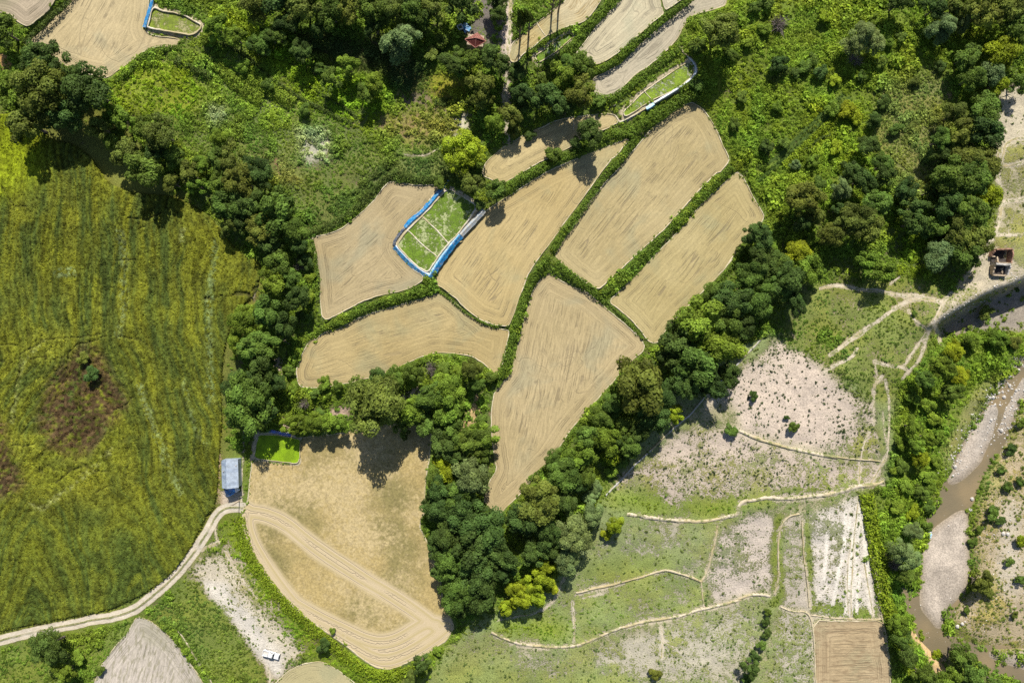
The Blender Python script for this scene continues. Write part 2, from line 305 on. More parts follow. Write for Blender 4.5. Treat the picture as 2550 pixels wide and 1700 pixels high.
paint("o 1395,1120 1500,1130 1620,1150 1700,1140 1900,1110 2000,1110 1960,1135 1750,1160 1650,1190 1500,1185 1390,1165", ve=(.15,.20,.035), cv=.82, dn=.3, ti=(.15,.2,.03), sz=.5, fe=14)
paint("o 1840,1060 2020,1070 2000,1120 1850,1110", ve=(.19,.23,.07), cv=.65, fe=10, alpha=.8)
paint("o 1450,1200 1600,1208 1640,1212 1625,1290 1590,1320 1540,1310 1330,1360 1320,1300 1390,1230", so=(.47,.43,.33), ve=(.175,.205,.085), cv=.55, dn=.1, fe=6, wob=5)
paint("o 1330,1290 1450,1270 1560,1290 1540,1312 1330,1362", ve=(.175,.215,.06), cv=.82, fe=14)
paint("o 1650,1212 1760,1168 1785,1200 1780,1350 1700,1370 1640,1390 1615,1340", so=(.58,.50,.42), ve=(.15,.165,.085), cv=.44, dn=.08, fe=8, wob=7)
paint("o 1100,1440 1300,1370 1540,1315 1610,1342 1614,1392 1500,1428 1320,1480 1150,1456", so=(.44,.40,.29), ve=(.175,.215,.075), cv=.74, dn=.15, ti=(.14,.19,.035), sz=.5, fe=6, wob=5)
paint("o 1120,1430 1250,1420 1300,1440 1290,1478 1150,1455", ve=(.16,.22,.03), cv=.95, dn=.6, ti=(.16,.23,.025), sz=.5)
paint("o 1080,1490 1330,1500 1620,1412 1762,1372 1770,1420 1720,1568 1720,1700 960,1700 1000,1568", so=(.46,.42,.31), ve=(.185,.215,.085), cv=.64, dn=.15, sz=.5, fe=6, wob=5)
paint("o 1330,1520 1520,1440 1740,1390 1730,1480 1650,1540 1400,1560", so=(.5,.46,.36), cv=.5, fe=18, alpha=.8)
paint("o 1000,1520 1200,1530 1500,1568 1400,1640 980,1640", ve=(.175,.21,.065), cv=.84, fe=14)
paint("o 1790,1190 1840,1186 1862,1400 1790,1395", so=(.5,.44,.36), ve=(.18,.20,.09), cv=.5, dn=.08, fe=5, wob=3)
paint("o 1850,1190 1970,1132 2000,1260 2018,1418 1870,1418 1862,1300", so=(.66,.60,.52), ve=(.16,.17,.09), cv=.44, dn=.06, fe=7, wob=5)
paint("o 1865,1385 2015,1390 2020,1420 1870,1422", ve=(.15,.2,.04), cv=.88, dn=.3, fe=6, sz=.45)
paint("o 1780,1180 1800,1180 1795,1390 1775,1390", ve=(.14,.18,.04), cv=.95, dn=.5, fe=5, ti=(.13,.17,.035), sz=.5)
paint("o 1845,1190 1858,1190 1875,1400 1862,1400", ve=(.15,.19,.04), cv=.9, dn=.4, fe=4, wob=2, sz=.5)
paint("o 1790,1400 1866,1420 1872,1700 1740,1700", so=(.5,.45,.36), ve=(.16,.19,.07), cv=.6, dn=.15, fe=5, wob=4, sz=.5)
# grazed ground by the paths
paint("o 1850,650 2160,640 2200,700 2090,860 2060,900 2020,920 1960,880 1900,840 1800,770", so=(.45,.38,.23), ve=(.16,.19,.05), cv=.78, dn=.35, ti=(.12,.165,.035), sz=.55, fe=10)
paint("o 1800,740 1900,740 1960,780 1900,850 1840,800 1780,770", ti=(.12,.18,.03), dn=.9, sz=.8)
paint("o 1910,850 2000,850 2010,910 1960,900", dn=.7, ti=(.10,.14,.03))
paint("o 2295,200 2700,100 2700,620 2352,640 2250,600 2290,480 2280,330", so=(.46,.41,.27), ve=(.19,.20,.07), cv=.6, dn=.1, sz=.5, ti=(.12,.14,.05), fe=8)
paint("o 2300,200 2400,180 2400,320 2290,330", so=(.5,.44,.32), cv=.25)
paint("o 2250,560 2352,600 2700,600 2700,700 2352,650 2180,720 2160,700 2240,620", so=(.53,.46,.33), ve=(.2,.21,.09), cv=.4, dn=.15, sz=.4, fe=6)
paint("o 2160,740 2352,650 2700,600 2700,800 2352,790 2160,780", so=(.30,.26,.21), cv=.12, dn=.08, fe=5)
# river side
paint("o 2060,870 2200,760 2352,770 2352,830 2270,900 2190,1060 2120,1200 2110,1350 2150,1500 2060,1700 2040,1400 1985,1140 2040,1100", so=(.3,.25,.14), ve=(.13,.18,.03), cv=.9, dn=1.0, ti=(.15,.21,.026), sz=1.1, fe=8)
paint("o 2240,890 2290,860 2220,990 2170,1080 2160,1060 2200,980", ve=(.24,.24,.09), ti=(.24,.25,.1), dn=.4, sz=.6, fe=6)
paint(RIVER, so=(.36,.29,.20), cv=0, dn=0, fe=4, wob=3)
for b in bars:
    m = polymask(b, 8, 6)[..., None]; mm = polymask(b, 20, 6)[..., None]; fl = fnoise(9, 3, 140)[..., None]; cc_ = np.array((.46, .395, .325)) * (.75 + .5 * fl); cc_ = cc_ * (.62 + .38 * np.clip(mm * 1.6 - .35, 0, 1)); soil[:] = soil * (1 - m) + cc_ * m
paint("o 2290,850 2352,800 2700,800 2352,900 2300,960 2230,1060 2240,1010", so=(.42,.38,.33), cv=.05, dn=.0, fe=8, alpha=.6)
paint("o 2352,930 2700,800 2700,1530 2352,1500 2240,1480 2190,1420 2240,1340 2230,1260 2250,1150 2310,1020", so=(.52,.42,.27), ve=(.25,.225,.09), cv=.48, dn=.36, ti=(.14,.165,.045), sz=.6, fe=6)
paint("o 2300,1150 2352,1150 2352,1380 2280,1360", so=(.5,.44,.34), cv=.3)
paint("o 2205,1440 2260,1470 2352,1490 2352,1515 2230,1500 2180,1470", ve=(.15,.19,.04), cv=.9, dn=.6)
paint("o 2085,1420 2110,1450 2160,1510 2190,1568 2170,1568 2120,1500 2090,1460", so=(.52,.36,.18), cv=.05, dn=.1, fe=5)

TRACTOR = ["t30 940,740 800,862 650,1012 500,1165 380,1265 160,1345", "t30 985,770 850,885 710,1010 560,1155 420,1290 270,1400"]
for s in TRACTOR: paint(s, so=(.12,.13,.04), ve=(.06,.10,.02), dn=.75, ti=(.055,.085,.018), sz=.55, isline=6)

for i_, (a_, b_) in enumerate([((1055,30),(985,700)),((1075,40),(1030,560)),((1020,200),(960,860)),((1090,90),(1160,860)),((1000,120),(900,600)),((960,80),(930,400)),((1040,560),(1000,890)),((1110,200),(1140,520)),((900,520),(860,800)),((1070,560),(1045,860)),((820,200),(790,600))]):
    paint("t33 %d,%d %d,%d %d,%d" % (a_[0], a_[1], (a_[0] + b_[0]) / 2 + (i_ % 3 - 1) * 8, (a_[1] + b_[1]) / 2, b_[0], b_[1]), so=(.74, .69, .60), cv=.12, isline=3.0, alpha=.7)

# ------------------------------------------------------------------ small helpers
def vn(x, y, seed=0, oct=3):
    """value noise at any coordinates, 0..1"""
    x = np.asarray(x, float); y = np.asarray(y, float); out = 0; amp = 1.0; tot = 0
    for o in range(oct):
        ix = np.floor(x).astype(np.int64); iy = np.floor(y).astype(np.int64); fx = x - ix; fy = y - iy
        fx = fx * fx * (3 - 2 * fx); fy = fy * fy * (3 - 2 * fy)
        def h(a, b):
            n = (a * 374761393 + b * 668265263 + (seed + o) * 1442695041) & 0xFFFFFFFF
            n = ((n ^ (n >> 13)) * 1274126177) & 0xFFFFFFFF
            return ((n ^ (n >> 16)) & 0xFFFF) / 65535.0
        v = (h(ix, iy) * (1 - fx) + h(ix + 1, iy) * fx) * (1 - fy) + (h(ix, iy + 1) * (1 - fx) + h(ix + 1, iy + 1) * fx) * fy
        out = out + amp * v; tot += amp; amp *= .5; x = x * 2.03 + 17.1; y = y * 2.03 + 5.7
    return out / tot
def mesh_np(name, V, F, attrs=None, mats=None, smooth=False, uv=None):
    me = bpy.data.meshes.new(name); V = np.asarray(V, np.float32); F = np.asarray(F, np.int32)
    n = F.shape[1]
    me.vertices.add(len(V)); me.vertices.foreach_set('co', V.ravel())
    me.loops.add(F.size); me.loops.foreach_set('vertex_index', F.ravel())
    me.polygons.add(len(F)); me.polygons.foreach_set('loop_start', np.arange(0, F.size, n, dtype=np.int32))
    try: me.polygons.foreach_set('loop_total', np.full(len(F), n, np.int32))
    except Exception: pass
    me.update(calc_edges=True)
    for k, (dom, typ, data) in (attrs or {}).items():
        a = me.attributes.new(k, typ, dom)
        if typ == 'FLOAT_COLOR':
            d = np.ones((len(data), 4), np.float32); d[:, :3] = data; a.data.foreach_set('color', d.ravel())
        elif typ == 'FLOAT': a.data.foreach_set('value', np.asarray(data, np.float32))
        elif typ == 'FLOAT_VECTOR': a.data.foreach_set('vector', np.asarray(data, np.float32).ravel())
    if uv is not None:
        u = me.uv_layers.new(name='UVMap'); u.data.foreach_set('uv', np.asarray(uv, np.float32)[F.ravel()].ravel())
    if smooth: me.polygons.foreach_set('use_smooth', np.ones(len(F), bool))
    for m in (mats or []): me.materials.append(m)
    return me
def link(name, me, parent=None, kind=None, label=None, cat=None, group=None, loc=None):
    o = bpy.data.objects.new(name, me); col.objects.link(o)
    if parent: o.parent = parent
    if kind: o['kind'] = kind
    if label: o['label'] = label
    if cat: o['category'] = cat
    if group: o['group'] = group
    if loc is not None: o.location = loc
    return o
def bm_obj(name, bm, mats, parent=None, smooth=False, **k):
    me = bpy.data.meshes.new(name); bmesh.ops.recalc_face_normals(bm, faces=bm.faces); bm.to_mesh(me); bm.free()
    for m in (mats if isinstance(mats, (list, tuple)) else [mats]): me.materials.append(m)
    if smooth:
        for p in me.polygons: p.use_smooth = True
    return link(name, me, parent, **k)
class NB:
    """tiny node-tree builder"""
    def __init__(s, name):
        s.m = bpy.data.materials.new(name); s.m.use_nodes = True; s.t = s.m.node_tree; s.t.nodes.clear()
        s.out = s.t.nodes.new('ShaderNodeOutputMaterial')
    def n(s, typ, **k):
        nd = s.t.nodes.new(typ)
        for a, v in k.items(): setattr(nd, a, v)
        return nd
    def put(s, sock, v):
        if v is None: return
        if hasattr(v, 'links') or isinstance(v, bpy.types.NodeSocket): s.t.links.new(v, sock)
        else:
            if isinstance(v, tuple) and len(v) == 3 and sock.type == 'RGBA': v = (*v, 1)
            sock.default_value = v
    def attr(s, name, t='GEOMETRY', out='Fac'):
        a = s.n('ShaderNodeAttribute', attribute_name=name, attribute_type=t); return a.outputs[out]
    def pos(s): return s.n('ShaderNodeNewGeometry').outputs['Position']
    def noise(s, vec, scale, detail=3, rough=.55, dist=0, out='Fac'):
        a = s.n('ShaderNodeTexNoise'); s.put(a.inputs['Vector'], vec); a.inputs['Scale'].default_value = scale
        a.inputs['Detail'].default_value = detail; a.inputs['Roughness'].default_value = rough; a.inputs['Distortion'].default_value = dist
        return a.outputs[out]
    def math(s, op, a, b=None, c=None, clamp=False):
        m = s.n('ShaderNodeMath', operation=op, use_clamp=clamp); s.put(m.inputs[0], a); s.put(m.inputs[1], b)
        if c is not None: s.put(m.inputs[2], c)
        return m.outputs[0]
    def ramp(s, v, a, b, lo=0.0, hi=1.0):
        m = s.n('ShaderNodeMapRange', interpolation_type='SMOOTHSTEP'); s.put(m.inputs[0], v)
        for i, x in zip((1, 2, 3, 4), (a, b, lo, hi)): s.put(m.inputs[i], x)
        return m.outputs[0]
    def mix(s, f, a, b, mode='MIX'):
        m = s.n('ShaderNodeMix', data_type='RGBA', blend_type=mode); s.put(m.inputs[0], f); s.put(m.inputs[6], a); s.put(m.inputs[7], b)
        return m.outputs[2]
    def vmul(s, v, k):
        m = s.n('ShaderNodeVectorMath', operation='MULTIPLY'); s.put(m.inputs[0], v); m.inputs[1].default_value = k; return m.outputs[0]
    def scale_col(s, c, f):
        m = s.n('ShaderNodeVectorMath', operation='SCALE'); s.put(m.inputs[0], c); s.put(m.inputs[3], f); return m.outputs[0]
    def comb(s, x, y, z=0.0):
        m = s.n('ShaderNodeCombineXYZ'); s.put(m.inputs[0], x); s.put(m.inputs[1], y); s.put(m.inputs[2], z); return m.outputs[0]
    def bump(s, h, dist, strength=1.0, normal=None):
        b = s.n('ShaderNodeBump'); b.inputs['Strength'].default_value = strength; b.inputs['Distance'].default_value = dist
        s.put(b.inputs['Height'], h)
        if normal is not None: s.put(b.inputs['Normal'], normal)
        return b.outputs[0]
    def bsdf(s, color, rough=.9, normal=None, spec=.2, **k):
        b = s.n('ShaderNodeBsdfPrincipled'); s.put(b.inputs['Base Color'], color); s.put(b.inputs['Roughness'], rough)
        b.inputs['Specular IOR Level'].default_value = spec
        if normal is not None: s.put(b.inputs['Normal'], normal)
        for kk, v in k.items(): s.put(b.inputs[kk], v)
        s.t.links.new(b.outputs[0], s.out.inputs[0]); return b

def mat_plain(name, color, rough=.7, var=.15, scale=3.0, bump=.0, spec=.3, metallic=0.0):
    b = NB(name); p = b.n('ShaderNodeTexCoord').outputs['Object']
    f = b.noise(p, scale, 4); c = b.scale_col(b.mix(0, color, color), b.ramp(f, .3, .7, 1 - var, 1 + var))
    nm = b.bump(f, bump) if bump else None
    b.bsdf(c, rough, nm, spec, Metallic=metallic); return b.m

# leaves: colour comes from the object (or from the instance), every leaf a little different
def mat_leaf(name, src):
    b = NB(name)
    if src == 'object': base = b.n('ShaderNodeObjectInfo').outputs['Color']
    elif src == 'inst': base = b.attr('tint', 'INSTANCER', 'Color')
    else: base = b.attr('tint', 'GEOMETRY', 'Color')
    v = b.attr('leafvar'); w = b.attr('warm')
    c = b.scale_col(base, b.ramp(v, 0, 1, .5, 1.7))
    c = b.mix(b.math('MULTIPLY', w, .32), c, b.mix(1.0, c, (1.5, 1.12, .55), 'MULTIPLY'))
    d = b.n('ShaderNodeBsdfPrincipled'); b.put(d.inputs['Base Color'], c); d.inputs['Roughness'].default_value = .6
    d.inputs['Specular IOR Level'].default_value = .10
    t = b.n('ShaderNodeBsdfTranslucent'); b.put(t.inputs[0], b.mix(1.0, c, (1.1, 1.25, .5), 'MULTIPLY'))
    m = b.n('ShaderNodeMixShader'); m.inputs[0].default_value = .22
    b.t.links.new(d.outputs[0], m.inputs[1]); b.t.links.new(t.outputs[0], m.inputs[2]); b.t.links.new(m.outputs[0], b.out.inputs[0])
    return b.m
M_LEAF = mat_leaf('leaf_surface', 'object'); M_LEAFI = mat_leaf('weed_leaf_surface', 'inst'); M_LEAFG = mat_leaf('hedge_leaf_surface', 'geo')
M_BARK = mat_plain('bark', (.16, .13, .10), .9, .3, 6, .02)
M_TWIG = mat_plain('bare_twigs', (.22, .18, .165), .9, .25, 8)

LOOSE_BUNDS = [  # polyline, width, height, material
 ("t11 1565,475 1660,570 1750,660 1810,725", .8, .22, 'M_BUNDW'), ("t11 1440,600 1530,685 1620,765 1700,825", .7, .2, 'M_BUNDW'),
 ("t20 1408,785 1445,830 1482,872", .4, .2, 'M_BUND'), ("t20 470,190 510,250 550,310", .5, .2, 'M_BUND'), ("t20 780,1020 800,1070 790,1130", .5, .2, 'M_BUND'),
 ("t20 1130,985 1170,1020 1200,1062", .5, .2, 'M_BUND'), ("t20 1710,400 1750,465 1820,510 1862,570 1868,640 1780,725 1600,835 1450,925 1260,1040 1200,1060", .7, .35, 'M_BUNDW'),
 ("t23 1260,105 1500,140 1700,165 1900,170 2050,150 2240,98 t32 120,1425 200,1400", 1.9, .5, 'M_TRAIL'),
 ("t32 200,1400 350,1375 500,1388 700,1368 900,1335 1050,1290 1150,1280 1260,1255", 1.9, .5, 'M_TRAIL'),
 ("t32 120,850 250,910 400,955 600,1008 800,1048 900,1060", 1.7000000000000002, .5, 'M_TRAIL'), ("t32 900,1060 1000,1075 1230,1090", .8, .35, 'M_BUNDG'),
 ("t23 820,790 1000,750 1200,700 1400,640 1600,580 1750,630 1900,690", 1.2, .6, 'M_BUNDG'), ("t23 2050,200 2020,350 1980,500 1950,620 1900,690", 1.2, .5, 'M_BUNDG'),
 ("t23 1905,690 1912,800 1920,910", .8, .3, 'M_TRAIL'), ("t23 80,1130 200,1190 280,1222 450,1250 600,1260 780,1260 900,1220 1050,1150 1200,1090 1400,1040 1700,1000 1900,930 2100,890 2265,840 t33 100,765 200,725 300,720 370,735", 1.4, .55, 'M_TRAIL'),
 ("t33 600,95 520,105 460,160 430,300 430,450 440,600 405,720", 1.0, .5, 'M_BUNDG'), ("t33 625,140 630,400 660,620 680,820", .9, .45, 'M_BUNDG'),
 ("t33 450,820 550,860 650,850 690,900 710,1000 720,1200 728,1411", .9, .4, 'M_BUNDG'), ("t33 690,880 850,910 1100,915 1240,915", .7, .3, 'M_BUNDG'),
 ("t33 1090,0 1130,200 1170,450 1210,650 1245,910 1275,1000 1300,1200 1310,1411", .6, .25, 'M_TRAIL'),
 ("t03 -300,-100 0,1120", .01, .01, 'M_BUND')]
TRAILS = [("t31 2150,-60 2150,0 2145,100 2165,200",1.1),("t31 2178,330 2165,450 2120,580 2060,660 2000,750 1980,785",1.5),("t31 1985,780 1930,870 1860,960 1780,1040 1720,1100 1690,1190 1650,1260 1600,1340 1560,1411 t32 1640,0 1600,100 1570,200 1540,300 1460,385 1400,450",.95),
 ("t32 1600,90 1540,160 1470,260 1415,350",.5),("t31 2165,35 2260,42 2352,10 2500,10",1.1),("t31 2180,330 2240,315 2300,312 2352,300 2500,290",1.6),("t31 2150,582 2250,580 2352,572 2500,560",1.1),
 ("t30 2352,1075 2260,1085 2200,1140 2190,1200 2160,1290 2145,1411",1.0),("t30 2095,1160 2110,1220 2150,1270",.5),
 ("t31 760,1000 880,970 1000,990 1120,1015 1200,1010 1300,1040 1400,1050",1.0),("t31 1720,1105 1600,1080 1480,1080 1380,1130 1280,1200 1200,1260 1080,1330 1000,1411 t32 1200,5 1080,80 980,160 900,220 840,260",1.3),
 ("t31 1420,1060 1500,1050 1560,1060",1.2),("t32 1050,210 1020,270 950,310 860,350 800,395",1.0),("t31 1640,1265 1690,1235 1780,1180 1900,1110 2050,1020 2200,965 2352,905 2600,820",1.7),
 ("t32 1660,40 1690,110 1695,175",1.0),("t32 1180,310 1280,345 1400,362 1450,380",.7),("t32 1240,432 1190,490 1175,555",1.3),("t32 1180,560 1180,650 1178,800",.5),("t32 1190,320 1195,380 1200,430",.35),
 ("t32 1270,460 1290,560 1300,620",.8),("t32 1300,620 1300,800 1290,950 1290,1030 1250,1100",.75),("t32 1250,700 1255,850 1285,960",.4),("t32 1250,1100 1200,1190 1140,1290",.6),("t32 1145,860 1100,960 1080,1060 1068,1150 1063,1280",.6),
 ("t31 1450,1170 1500,1250 1550,1290 1600,1310",.5),("t31 1310,960 1390,900",.35),("t31 1790,1080 1820,1150",.4),
 ("t31 600,1120 590,1200 620,1130",.3),("t33 1060,0 1020,300 1020,500 1000,700 1000,900",.45),("t33 1000,300 960,600 980,870",.3),("t33 1100,480 1140,680 1170,880 1180,920",.5),
 ("t23 140,1020 350,990 500,950 620,870 680,720 790,545",.4),("t23 785,860 800,1000 797,1240",.45),("t23 1550,1080 1570,1200 1560,1350",.6),("t23 1570,1200 1650,1250 1730,1300",.35),("t23 880,830 1050,790",.25),
 ("t23 1560,400 1700,330 1850,250",.0),("t03 1550,1120 1640,1250 1700,1360 1800,1500 1850,1600",.5),("t03 1960,430 2020,550 2130,700 2230,830",.5),("t03 1880,100 1865,200 1880,330",.5),("t03 1900,345 1700,430 1620,510",1.2),
 ("t10 1340,1300 1250,1390 1180,1480 1080,1568 t11 1200,60",.0),("t10 1720,1280 1600,1360 1400,1340",.4),("t01 1800,1235 1900,1205 2060,1190 2190,1180",.35),("t01 2235,1090 2190,1180",.3),("t20 235,-50 250,100 240,300 225,420 225,560 215,700 195,850 205,1000 230,1200",1.6),
 ("t03 1905,1130 1850,1200",.0),("t13 150,1410 230,1300",.0),("t13 230,1430 260,1568",1.2),("t12 20,1180 10,1300 5,1568",.45),("t02 2120,950 2110,1130",.35),("t32 2352,600 2280,760 2250,880",.0)]
def exec_trails():
    for s, w in TRAILS:
        if w >= .2: paint(s, so=(.60, .53, .41), cv=.06, dn=0, isline=max(w / S * .35, 1.0), alpha=min(1, .5 + w * .5)); paint(s, cv=.35, isline=w / S * 1.3, alpha=.3)
    for s, w, h, m in LOOSE_BUNDS[:-1]: paint(s, so=(.55, .48, .36), cv=.45, dn=.0, isline=w / S * 1.0, alpha=.8)
    for k_, (s, lv) in NURS.items():
        P = pts(s); P = P + P[:1]; m = linemask(P, 14, 1)[..., None]; soil[:] = soil * (1 - m) + np.array((.5, .43, .28)) * m; cov[:] = cov * (1 - m[..., 0]); den[:] = den * (1 - m[..., 0])

# ------------------------------------------------------------------ ground material
def mat_ground():
    b = NB('ground_surface'); p = b.pos()
    n1 = b.noise(p, .55, 5, .65); n2 = b.noise(p, 2.2, 3, .7); n3 = b.noise(p, .09, 3)
    nn = b.math('ADD', b.math('MULTIPLY', n1, .5), b.math('MULTIPLY', n2, .5))
    cv = b.attr('cov')
    thr = b.math('MULTIPLY_ADD', cv, -.42, .71)
    m = b.ramp(b.math('SUBTRACT', nn, thr), -.035, .035)
    sl = b.scale_col(b.attr('soil', out='Color'), b.ramp(n2, .25, .75, .72, 1.22))
    sl = b.scale_col(sl, b.ramp(n1, .3, .7, .86, 1.1))
    vg = b.scale_col(b.attr('veg', out='Color'), b.ramp(b.noise(p, 4.5, 2, .6), .25, .75, .5, 1.5))
    vg = b.mix(b.ramp(n3, .4, .65), vg, b.mix(1.0, vg, (1.12, 1.03, .85), 'MULTIPLY'))
    c = b.mix(m, sl, vg)
    h = b.math('ADD', b.math('MULTIPLY', m, .5), n2)
    b.bsdf(c, .95, b.bump(h, .16, .9), .15); return b.m
exec_trails()
# gentle, far-reaching sheet: dense in view, coarse towards the horizon
ext = np.array([20, 60, 140, 300, 600, 1100, 2000, 3600, 6500, 12000, 22000.])
ax = np.concatenate([X0 - ext[::-1], gx, X1 + ext]); ay = np.concatenate([Y0 - ext[::-1], gy, Y1 + ext])
jx = np.clip(np.round((ax - X0) / C).astype(int), 0, NX - 1); jy = np.clip(np.round((ay - Y0) / C).astype(int), 0, NY - 1)
PX, PY = np.meshgrid(ax, ay); ZZ = Z[np.ix_(jy, jx)].copy()
far = np.maximum(np.maximum(X0 - PX, PX - X1), np.maximum(Y0 - PY, PY - Y1)).clip(0)
ZZ = ZZ * np.exp(-far / 900) + (vn(PX / 1500, PY / 1500, 5) - .45) * np.clip(far, 0, 3000) * .035
k = S * (H - ZZ) / H
V = np.stack([(PX - 1275) * k, (850 - PY) * k, ZZ], -1).reshape(-1, 3)
ny, nx = PX.shape; I = np.arange(ny * nx).reshape(ny, nx)
F = np.stack([I[1:, :-1], I[1:, 1:], I[:-1, 1:], I[:-1, :-1]], -1).reshape(-1, 4)
def ga(A): return A[np.ix_(jy, jx)].reshape(-1, *A.shape[2:])
lum = (.85 + .3 * N_BIG)[..., None]
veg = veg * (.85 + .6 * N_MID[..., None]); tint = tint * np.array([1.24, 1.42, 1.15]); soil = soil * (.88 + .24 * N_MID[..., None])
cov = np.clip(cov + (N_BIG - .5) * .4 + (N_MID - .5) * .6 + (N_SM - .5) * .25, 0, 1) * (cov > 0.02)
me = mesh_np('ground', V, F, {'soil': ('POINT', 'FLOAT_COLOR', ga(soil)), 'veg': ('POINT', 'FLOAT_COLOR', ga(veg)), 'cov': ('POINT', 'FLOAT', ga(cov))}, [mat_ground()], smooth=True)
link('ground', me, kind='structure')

# ------------------------------------------------------------------ paddies and nursery beds
def mat_paddy(name, base, light, dark, damp=(.32, .31, .185), contrast=1.0, golden=0.0, rows=0.0):
    b = NB(name); uvn = b.n('ShaderNodeUVMap', uv_map='UVMap').outputs[0]; p = b.pos()
    ed = b.attr('ed'); tr = b.attr('tr'); sep = b.n('ShaderNodeSeparateXYZ'); b.put(sep.inputs[0], uvn)
    warp = b.noise(p, .08, 3, out='Color'); sw = b.n('ShaderNodeSeparateXYZ'); b.put(sw.inputs[0], warp)
    v = b.math('ADD', sep.outputs[1], b.math('MULTIPLY', sw.outputs[0], 1.5)); u = sep.outputs[0]
    wedge = b.ramp(b.math('ADD', ed, b.math('MULTIPLY', sw.outputs[1], 3.0)), 5.5, 7.5)   # 0 on the headland, 1 inside
    def lines(coord, along, freq, width, seed):
        n = b.noise(b.comb(b.math('MULTIPLY', along, .018), b.math('MULTIPLY', coord, freq), seed), 1.0, 1.5, .5)
        d = b.math('ABSOLUTE', b.math('SUBTRACT', n, .5)); l = b.ramp(d, 0, width, 1, 0)
        brk = b.ramp(b.noise(p, .16, 3), .45, .60); return b.math('MULTIPLY', l, brk)
    inner = lines(v, u, .75, .026, 3.1); inner2 = lines(v, u, .23, .012, 9.7)
    head = lines(b.math('ADD', ed, b.math('MULTIPLY', sw.outputs[1], 1.2)), b.noise(p, .02, 1), .6, .011, 6.2)
    head2 = lines(b.math('ADD', ed, b.math('MULTIPLY', sw.outputs[2], 4)), u, .5, .016, 12.2)
    sn = b.noise(p, .05, 2.5, .5, .8); swl = b.math('MULTIPLY', b.ramp(b.math('ABSOLUTE', b.math('SUBTRACT', b.math('FRACT', b.math('MULTIPLY', sn, 7.0)), .5)), 0, .05, 1, 0), b.ramp(b.noise(p, .07, 2), .52, .62))
    ln = b.math('MAXIMUM', b.math('MULTIPLY', b.math('MAXIMUM', inner, inner2), wedge), b.math('MULTIPLY', b.math('MAXIMUM', head, head2), b.math('SUBTRACT', 1.0, wedge)))
    ln = b.math('MAXIMUM', ln, b.math('MULTIPLY', swl, .6))
    streak = b.noise(b.comb(b.math('MULTIPLY', u, .22), b.math('MULTIPLY', v, 1.7), 0.0), 1.0, 5, .72)
    hst = b.noise(b.comb(b.math('MULTIPLY', ed, 1.6), b.noise(p, .06, 1), 4.0), 1.0, 4, .7)
    st = b.math('ADD', b.math('MULTIPLY', streak, wedge), b.math('MULTIPLY', hst, b.math('SUBTRACT', 1.0, wedge)))
    fine = b.noise(p, 2.2, 5, .8); big = b.noise(p, .045, 3, .5)
    c = b.mix(b.ramp(big, .35, .65), base, light)
    c = b.mix(b.math('MULTIPLY', b.ramp(b.noise(p, .06, 3, .6, .5), .5, .7), .55), c, damp)
    c = b.scale_col(c, b.ramp(st, .25, .75, 1 - .24 * contrast, 1 + .17 * contrast))
    c = b.scale_col(c, b.ramp(fine, .3, .7, .86, 1.1))
    clod = b.math('MULTIPLY', b.ramp(b.noise(b.comb(b.math('MULTIPLY', u, .8), b.math('MULTIPLY', v, 3.4), 2.0), 1.0, 3, .6), .62, .70), b.ramp(b.noise(p, .11, 2), .45, .62))
    c = b.mix(1.0, c, b.n('ShaderNodeObjectInfo').outputs['Color'], 'MULTIPLY'); c = b.mix(b.math('MULTIPLY', clod, .6), c, dark); c = b.mix(b.math('MULTIPLY', ln, .62), c, dark)
    if rows:
        rw = b.noise(b.comb(b.math('MULTIPLY', u, .35), b.math('MULTIPLY', v, rows), 1.0), 1.0, 3, .6)
        c = b.mix(b.ramp(rw, .50, .62, 0, .7), c, dark); st = b.math('ADD', st, rw)
    if golden:
        g = b.ramp(b.math('ADD', b.math('MULTIPLY', b.noise(p, .7, 5, .75), .6), b.math('MULTIPLY', b.noise(p, .055, 2), .55)), .5, .72)
        stub = b.mix(b.ramp(b.noise(p, .035, 3), .42, .6), (.385, .295, .125), (.225, .19, .075)); stub = b.mix(g, stub, (.46, .365, .19))
        stub = b.scale_col(stub, b.ramp(b.noise(p, 1.6, 4, .75), .3, .7, .72, 1.25))
        tk = b.math('MULTIPLY', b.ramp(b.math('ADD', b.math('ABSOLUTE', tr), b.math('MULTIPLY', sw.outputs[1], 1.6)), 2.9, 4.6, 1, 0), 1.0)
        rut = b.math('ABSOLUTE', b.math('SUBTRACT', b.math('FRACT', b.math('MULTIPLY', b.math('ADD', b.math('ABSOLUTE', tr), b.math('MULTIPLY', sw.outputs[0], .8)), .62)), .5))
        rl = b.math('MULTIPLY', b.ramp(rut, 0, .09, 1, 0), b.ramp(b.noise(p, .05, 2), .36, .52)); 
        tcol = b.mix(b.ramp(b.noise(b.comb(b.math('MULTIPLY', tr, 1.2), 0.0, 0.0), 1.0, 3, .6), .35, .65), (.53, .43, .29), (.43, .35, .18))
        tcol = b.mix(b.math('MULTIPLY', rl, .36), tcol, (.24, .19, .12))
        c = b.mix(tk, stub, tcol); ln = b.math('MULTIPLY', rl, tk)
    h = b.math('SUBTRACT', b.math('ADD', b.math('MULTIPLY', st, .9), b.math('MULTIPLY', fine, .35)), b.math('MULTIPLY', ln, 1.1))
    b.bsdf(c, .88, b.bump(h, .11, .8), .22); return b.m
TAN = (.40, .315, .15); TANL = (.455, .365, .185); BRD = (.20, .16, .10)
M_PAD = mat_paddy('dry_mud_paddy', TAN, TANL, BRD)
M_PAD2 = mat_paddy('warm_mud_paddy', (.41, .335, .165), (.45, .37, .19), BRD, contrast=1.2)
M_PADG = mat_paddy('grey_mud_paddy', (.43, .385, .26), (.49, .44, .30), (.24, .21, .15), contrast=1.3, damp=(.36, .36, .25))
M_GOLD = mat_paddy('golden_stubble', TAN, TANL, BRD, golden=1.0)
